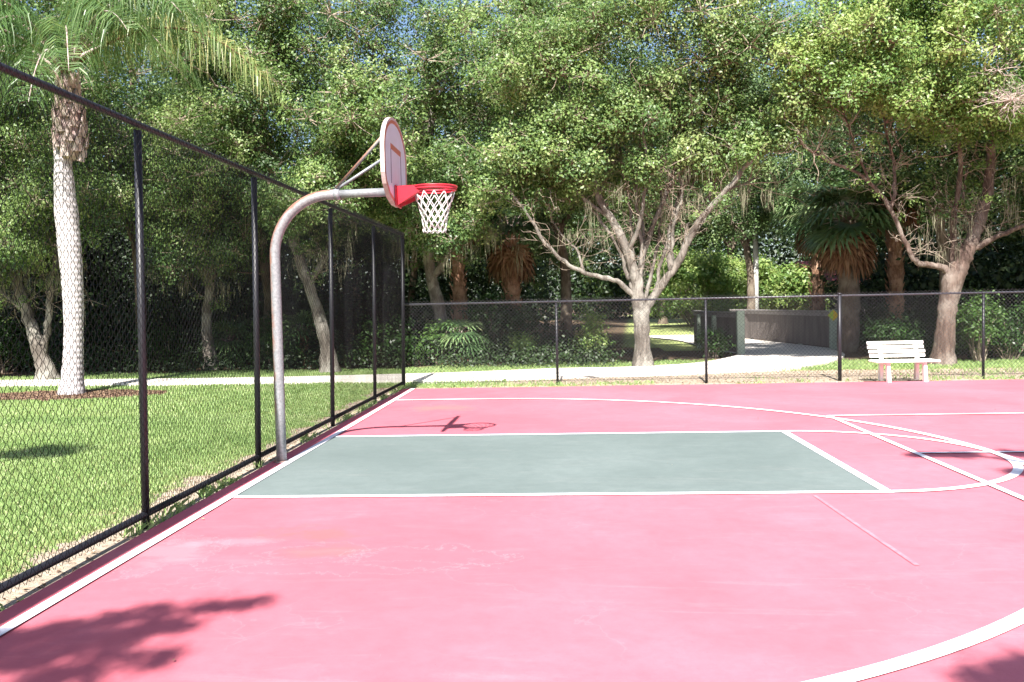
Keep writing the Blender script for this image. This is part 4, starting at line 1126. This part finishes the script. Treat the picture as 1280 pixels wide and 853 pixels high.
def fan_palm(loc, h, label, trunk_r=.2, n=26, R_=.85, dead=16, bark='fibre', pet=.9, rough=True):
    root = empty('fan_palm', loc, 0, label, 'palm tree', 'fan palms in the wood')
    mb = MB(); zs = np.linspace(-.1, h, 18)
    mb.tube([(.04*math.sin(z), .03*math.cos(z*1.3), z) for z in zs], trunk_r*(1+.08*rng.normal(size=18)), 12)
    if rough:
        for k in range(int(h*22)):
            a = k*2.399; z = .3+(h-.3)*k/(h*22); dd = np.array([math.cos(a), math.sin(a), 0]); t_ = np.array([-dd[1], dd[0], 0])
            b0 = dd*trunk_r*.9+np.array([0, 0, z]); tp = b0+dd*.13+np.array([0, 0, .2])
            mb.add([b0-t_*.06, b0+t_*.06, tp+t_*.025, tp-t_*.025, b0+dd*.07], [(0,1,2,3), (4,1,2), (4,3,0), (4,2,3)])
    mb.build('trunk', M[bark], root)
    Vg, vg, Vd, vd = [], [], [], []; st = MB()
    for k in range(n):
        a = k*2.399+.3; el_ = rng.uniform(-.45, 1.1); dd = np.array([math.cos(a)*math.cos(el_), math.sin(a)*math.cos(el_), math.sin(el_)])
        p0 = np.array([0, 0, h]); p1 = p0+dd*pet*rng.uniform(.8, 1.1)
        st.tube([p0, (p0+p1)/2+np.array([0, 0, .06]), p1], [.022, .016, .01], 4, cap=False)
        fan_leaf(Vg, vg, p1, (dd[0], dd[1], 0), math.sin(el_)*.8-.35, R_)
    for k in range(dead):
        a = k*2.399+1.1; dd = np.array([math.cos(a), math.sin(a), 0]); p0 = np.array([0, 0, h-.15]); p1 = p0+dd*.4+np.array([0, 0, -.35-.4*rng.random()])
        st.tube([p0, p1], [.018, .01], 4, cap=False); fan_leaf(Vd, vd, p1, (dd[0]*.35, dd[1]*.35, 0), -1.0, R_*.95, True)
    cr = quad_mesh('green_fronds', np.array(Vg), M['leaf_fan'], root, np.array(vg))
    if Vd: quad_mesh('dead_fronds', np.array(Vd), M['leaf_dead'], root, np.array(vd))
    st.build('leaf_stalks', M['boot'], cr)
    return root
fan_palm((12.15,18.6,0), 4.1, 'big fan palm with thick grey trunk and hanging dead fronds, beside the diamond marker', .33, 34, 1.05, 24, 'bark_dark', 1.0, False)
fan_palm((12.75,24.0,0), 4.9, 'fan palm with shaggy brown trunk behind the bridge wall', .24, 26, .95, 20)
fan_palm((1.5,18.8,0), 4.0, 'dark fan palm with an orange-brown dead skirt behind the low fence', .26, 20, .9, 20)
fan_palm((14.2,20.2,0), 5.4, 'fan palm in deep shade left of the crooked-limb trunk', .22, 24, .95, 16)
fan_palm((-.2,18.6,0), 5.2, 'fan palm against the dark wood under the hoop net', .2, 20, .85, 10)
fan_palm((-7.0,16.6,0), .7, 'low palmetto with pale fans left of the second fence post', .1, 16, .7, 4, 'fibre', .5)
fan_palm((-4.6,16.0,0), .9, 'low palmetto between the shrubs behind the lawn', .1, 16, .7, 4, 'fibre', .6)
fan_palm((.1,15.9,0), .8, 'low palmetto with a yellowing fan beside the corner post', .1, 14, .65, 5, 'fibre', .5)

# far house seen in the clearing : red roof, pale wall
hs = empty('house', (20.4, 50, 0), .2, 'distant pale house with red roof glimpsed between the palm trunks', 'house')
mb = MB(); mb.box((0, 0, 1.3), (5, 6, 2.6)); mb.build('wall', m_simple('stucco', (.7,.66,.6), (.6,.56,.5), 2, .9), hs)
mb = MB(); mb.add([(-3,-3.6,2.55),(3,-3.6,2.55),(3,3.6,2.55),(-3,3.6,2.55),(-1.6,0,4.1),(1.6,0,4.1)], [(0,1,5,4),(1,2,5),(2,3,4,5),(3,0,4),(3,2,1,0)]); mb.build('roof', m_simple('red_tile', (.4,.1,.08), (.28,.07,.06), 3, .8), hs)
for wx in (-1.3, 1.3):
    mb = MB(); mb.box((wx, -3.01, 1.6), (1.2, .06, 1.3)); mb.build('window', m_simple('dark_glass', (.03,.04,.05), (.05,.06,.07), 2, .1), hs)
# pale utility pole
mb = MB(); mb.tube([(11.9, 30.5, -.1), (11.9, 30.5, 6.2)], [.14, .11], 12)
tag(mb.build('white_pole', m_simple('pole_white', (.6,.6,.57), (.45,.45,.42), 4, .7)), 'slim pale pole standing beyond the bridge, between the fan palms', 'pole')

# ------------------------------------------------------------------ lawn blades, weeds, litter
def blades(n, xr, yr, test, hmin, hmax, w_, name, mat, label, hue=(.0,1), lean=.6):
    x = rng.uniform(*xr, n); y = rng.uniform(*yr, n); k = test(x, y); x, y = x[k], y[k]; n = len(x)
    z = gheight(x, y)-.005
    a = rng.uniform(0, 2*PI, n); h_ = rng.uniform(hmin, hmax, n); ln = rng.uniform(.1, lean, n)*h_
    a2 = rng.uniform(0, 2*PI, n)
    base = np.stack([x, y, z], 1); t_ = np.stack([np.cos(a), np.sin(a), np.zeros(n)], 1)*(w_*rng.uniform(.6, 1.3, n))[:, None]
    l1 = np.stack([np.cos(a2)*ln*.35, np.sin(a2)*ln*.35, h_*.6], 1); l2 = np.stack([np.cos(a2)*ln*1.3, np.sin(a2)*ln*1.3, h_*.95], 1)
    Vq = np.stack([base-t_, base+t_*.4, base+l1+t_, base+l2], 1)
    v = np.clip(vnoise(x, y, 21, 3, 1.2)*.6+rng.normal(size=n)*.17+.18, hue[0], hue[1])
    return tag(quad_mesh(name, Vq, M[mat], None, v), label, None, None, 'stuff')
def lawn_ok(x, y):
    s_, l_, m_, d_ = masks(x, y)
    onp = (y > path_lo(x)-.03) & (y < path_hi(x)+.03) & (x < 9)
    return (rng.random(len(x)) > s_*1.15) & (l_ < .45) & (m_ < .4) & ~onp & ((x < -.4) | (y > 8.9)) & (rng.random(len(x)) > d_*.7)
blades(230000, (-7.5, -.45), (-7.5, 4.5), lawn_ok, .03, .065, .0048, 'lawn_grass', 'grass', 'bright green mown lawn left of the tall fence')
blades(190000, (-15.5, -.4), (3.5, 14.8), lawn_ok, .035, .07, .0075, 'lawn_grass', 'grass', 'mown lawn round the palm bed, in front of the wood')
def strip_ok(x, y):
    s_, l_, m_, d_ = masks(x, y)
    onp = (y > path_lo(x)-.03) & ((y < path_hi(x)+.03) & (x < 9))
    onp2 = (x > 8.5) & (x < 12.2) & (y > np.interp(x, [8.7,10,11,11.7,12.1], [12.1,13.6,15.5,17.6,20]))
    return (rng.random(len(x)) > s_*1.02) & (l_ < .6) & ~onp & ~onp2
blades(75000, (-.4, 18), (8.7, 15.6), strip_ok, .03, .10, .008, 'verge_grass', 'grass', 'thin patchy grass between the low fence and the path', (.2,1))
def weed_ok(x, y): return vnoise(x*1.0, y, 33, 3, 1.7) > .56
blades(2600, (-.42, -.25), (-8, 9.1), weed_ok, .03, .12, .005, 'fence_weeds', 'grass', 'weeds tufting along the foot of the tall fence', (.0,.8), .9)
def weed2(x, y): return (vnoise(x, y, 35, 3, 1.1) > .6)
blades(2600, (0, 15), (8.45, 9.3), weed2, .03, .11, .006, 'fence_weeds', 'grass', 'scattered weeds along the far court edge', (.0,.9), .9)

def litter(n, xr, yr, test, name, label, zf, size=.045, hue=(0,1)):
    x = rng.uniform(*xr, n); y = rng.uniform(*yr, n); k = test(x, y); x, y = x[k], y[k]; n = len(x)
    C_ = np.stack([x, y, zf(x, y)+.008], 1); nn = np.array([0, 0, 1.])+rng.normal(size=(n, 3))*.28
    return tag(quad_mesh(name, leaf_quads(C_, nn, size*rng.uniform(.5, 1.4, n), .5, .1), M['litter'], None, rng.uniform(*hue, n)), label, None, None, 'stuff')
litter(52000, (-1.9, 16), (-8, 12.3), lambda x, y: (rng.random(len(x)) < masks(x, y)[0]*.9) & ((x < -.25) | (y > 8.45)) & (y < path_lo(x)), 'dead_leaves', 'dry brown leaves on the sand along both fences', gheight)
litter(9000, (-9.9, -5.2), (7.2, 10.0), lambda x, y: masks(x, y)[2] > .5, 'mulch_chips', 'purple-brown bark chips in the bed round the palm', gheight, .06, (0,.45))
litter(900, (-.2, 14), (-7, 8.4), lambda x, y: rng.random(len(x)) < (.04+.9*np.exp(-(x+.2)*5)+.5*np.exp(-(8.4-y)*2.5)), 'court_leaf_specks', 'few dry leaf scraps lying on the court edge', lambda x, y: x*0+.006, .03)

# ------------------------------------------------------------------ trees behind the camera that shade the near court
D = np.array([.052, .917, -1.])
def occ(x, y, z): return (x-.052*z, y-.917*z, z)
rng = np.random.default_rng(23)
t = Tree('shade_tree', (-4.6, -15.5, 0), 'tree on the lawn behind the photographer, shading the near left court', bark='bark_oak', leafmat='leaf_oak')
tgt = [(.35,-5.35), (-.1,-5.75), (.9,-5.0), (1.3,-4.75), (.55,-5.9), (-.35,-5.2), (1.1,-5.6), (-1.2,-6.0)]
tips = [occ(x, y, 8.0+.5*math.sin(i*2.1)) for i, (x, y) in enumerate(tgt)]
t.limb([(-4.6,-15.5,-.1),(-4.5,-15.4,2.5),(-4.0,-15,5.0),(-3.5,-14.6,7.5),(-3.3,-14.4,10)], .3, .1, 10, .4)
t.limb([(-4.0,-15,5.2),(-2.8,-14.4,6.3),(-1.4,-13.6,7.2),(-.3,-13.0,7.8),(.4,-12.6,8.1)], .13, .02, 8)
bl = []
for (xa, ya, xb, yb, n_, wd, q_) in ((-.7,-5.75,1.25,-4.66,26,.07,.11), (-.3,-5.9,1.0,-4.98,20,.10,.12), (-.8,-6.1,.75,-5.4,26,.13,.15), (.3,-6.2,1.05,-5.45,12,.10,.10), (-1.2,-5.7,.2,-5.25,12,.08,.11)):
    ln = []
    for k in range(n_):
        f_ = (k+.5)/n_; x = xa+(xb-xa)*f_+rng.normal()*wd*.6; y = ya+(yb-ya)*f_+.10*math.sin(f_*PI)+rng.normal()*wd*(1.1-f_*.6)
        c_ = occ(x, y, 8.1+.15*rng.normal()); bl.append((c_[0], c_[1], c_[2], .05, .05, .04, 1, q_*(1.25-f_*.55)))
    t.limb([occ(xa+(xb-xa)*f_, ya+(yb-ya)*f_+.10*math.sin(f_*PI), 8.1) for f_ in (0, .35, .7, 1)], .03, .008, 5)
bl += [(-4.4,-15.6,9.5,2.4,2.4,1.8,40,.7)]
t.crown(bl[:-1], .07, 70, .05, 8, (.2,.7), twigs=1, dens=1.0, branch=False)
t.crown(bl[-1:], .08, 260, .12, 14, (.2,.7))
p_ = occ(-3.5, .95, 11.0)
t.finish()
t = Tree('shade_tree', (-7.2, -11.5, 0), 'tall tree behind the photographer throwing one shadow patch on the lawn', bark='bark_oak', leafmat='leaf_oak')
t.limb([(-7.2,-11.5,-.1),(-7.0,-11.2,4),(-6.2,-10.8,8),(-5.2,-10.2,10.5),(-4.1,-9.2,11)], .28, .04, 10, .4)
t.crown([(p_[0], p_[1], p_[2], .8, .28, .25, 8, .32), (-6.4,-11,10.5,1.6,1.6,1.4,18,.6)], .08, 260, .11, 14, (.2,.7)); t.finish()
rng = np.random.default_rng(29)
t = Tree('shade_tree', (9.6, -15.5, 0), 'tree behind the photographer on the right, shading the near right court', bark='bark_oak', leafmat='leaf_oak')
tgt = [(5.25,-5.62), (5.7,-5.75), (5.15,-5.85), (6.0,-5.5), (7.45,-.02),  (8.0,.05), (8.2,-.02), (7.55,-1.0), (7.75,-1.15), (7.05,.0)]
tips = [occ(x, y, (8.0 if y < -4 else 9.6)) for x, y in tgt]
t.limb([(9.6,-15.5,-.1),(9.5,-15.2,3),(9.2,-14.6,5.6),(8.8,-13.6,8),(8.2,-11,9.4),(7.3,-9.2,9.6),(6.6,-8.8,9.6)], .3, .012, 10, .4)
t.limb([(9.2,-14.6,5.6),(7.6,-14.0,7.0),(6.2,-13.4,7.8),(4.9,-13.0,8.0)], .12, .02, 8)
rr = [.22,.2,.2,.22,.12,.2,.22,.12,.16,.09]
bl = [(p[0], p[1], p[2], q_*1.1, q_*.5, q_*.5, 2, q_*.8) for p, q_ in zip(tips, rr)] + [(9.6,-15.6,9.5,2.2,2.2,1.8,36,.7)]
t.crown(bl, .08, 200, .07, 10, (.2,.7)); t.finish()

# ------------------------------------------------------------------ render settings
vs_ = scene.view_settings
scene.display_settings.display_device = 'sRGB'
vs_.view_transform = 'Standard'; vs_.look = 'None'; vs_.exposure = 1.68; vs_.gamma = 1; vs_.use_curve_mapping = False
scene.render.engine = 'CYCLES'
cy = scene.cycles
cy.max_bounces = 6; cy.diffuse_bounces = 3; cy.glossy_bounces = 2; cy.transmission_bounces = 3; cy.transparent_max_bounces = 4
cy.use_denoising = True; cy.use_adaptive_sampling = True; cy.adaptive_threshold = .02
cy.sample_clamp_indirect = 6; cy.caustics_reflective = False; cy.caustics_refractive = False
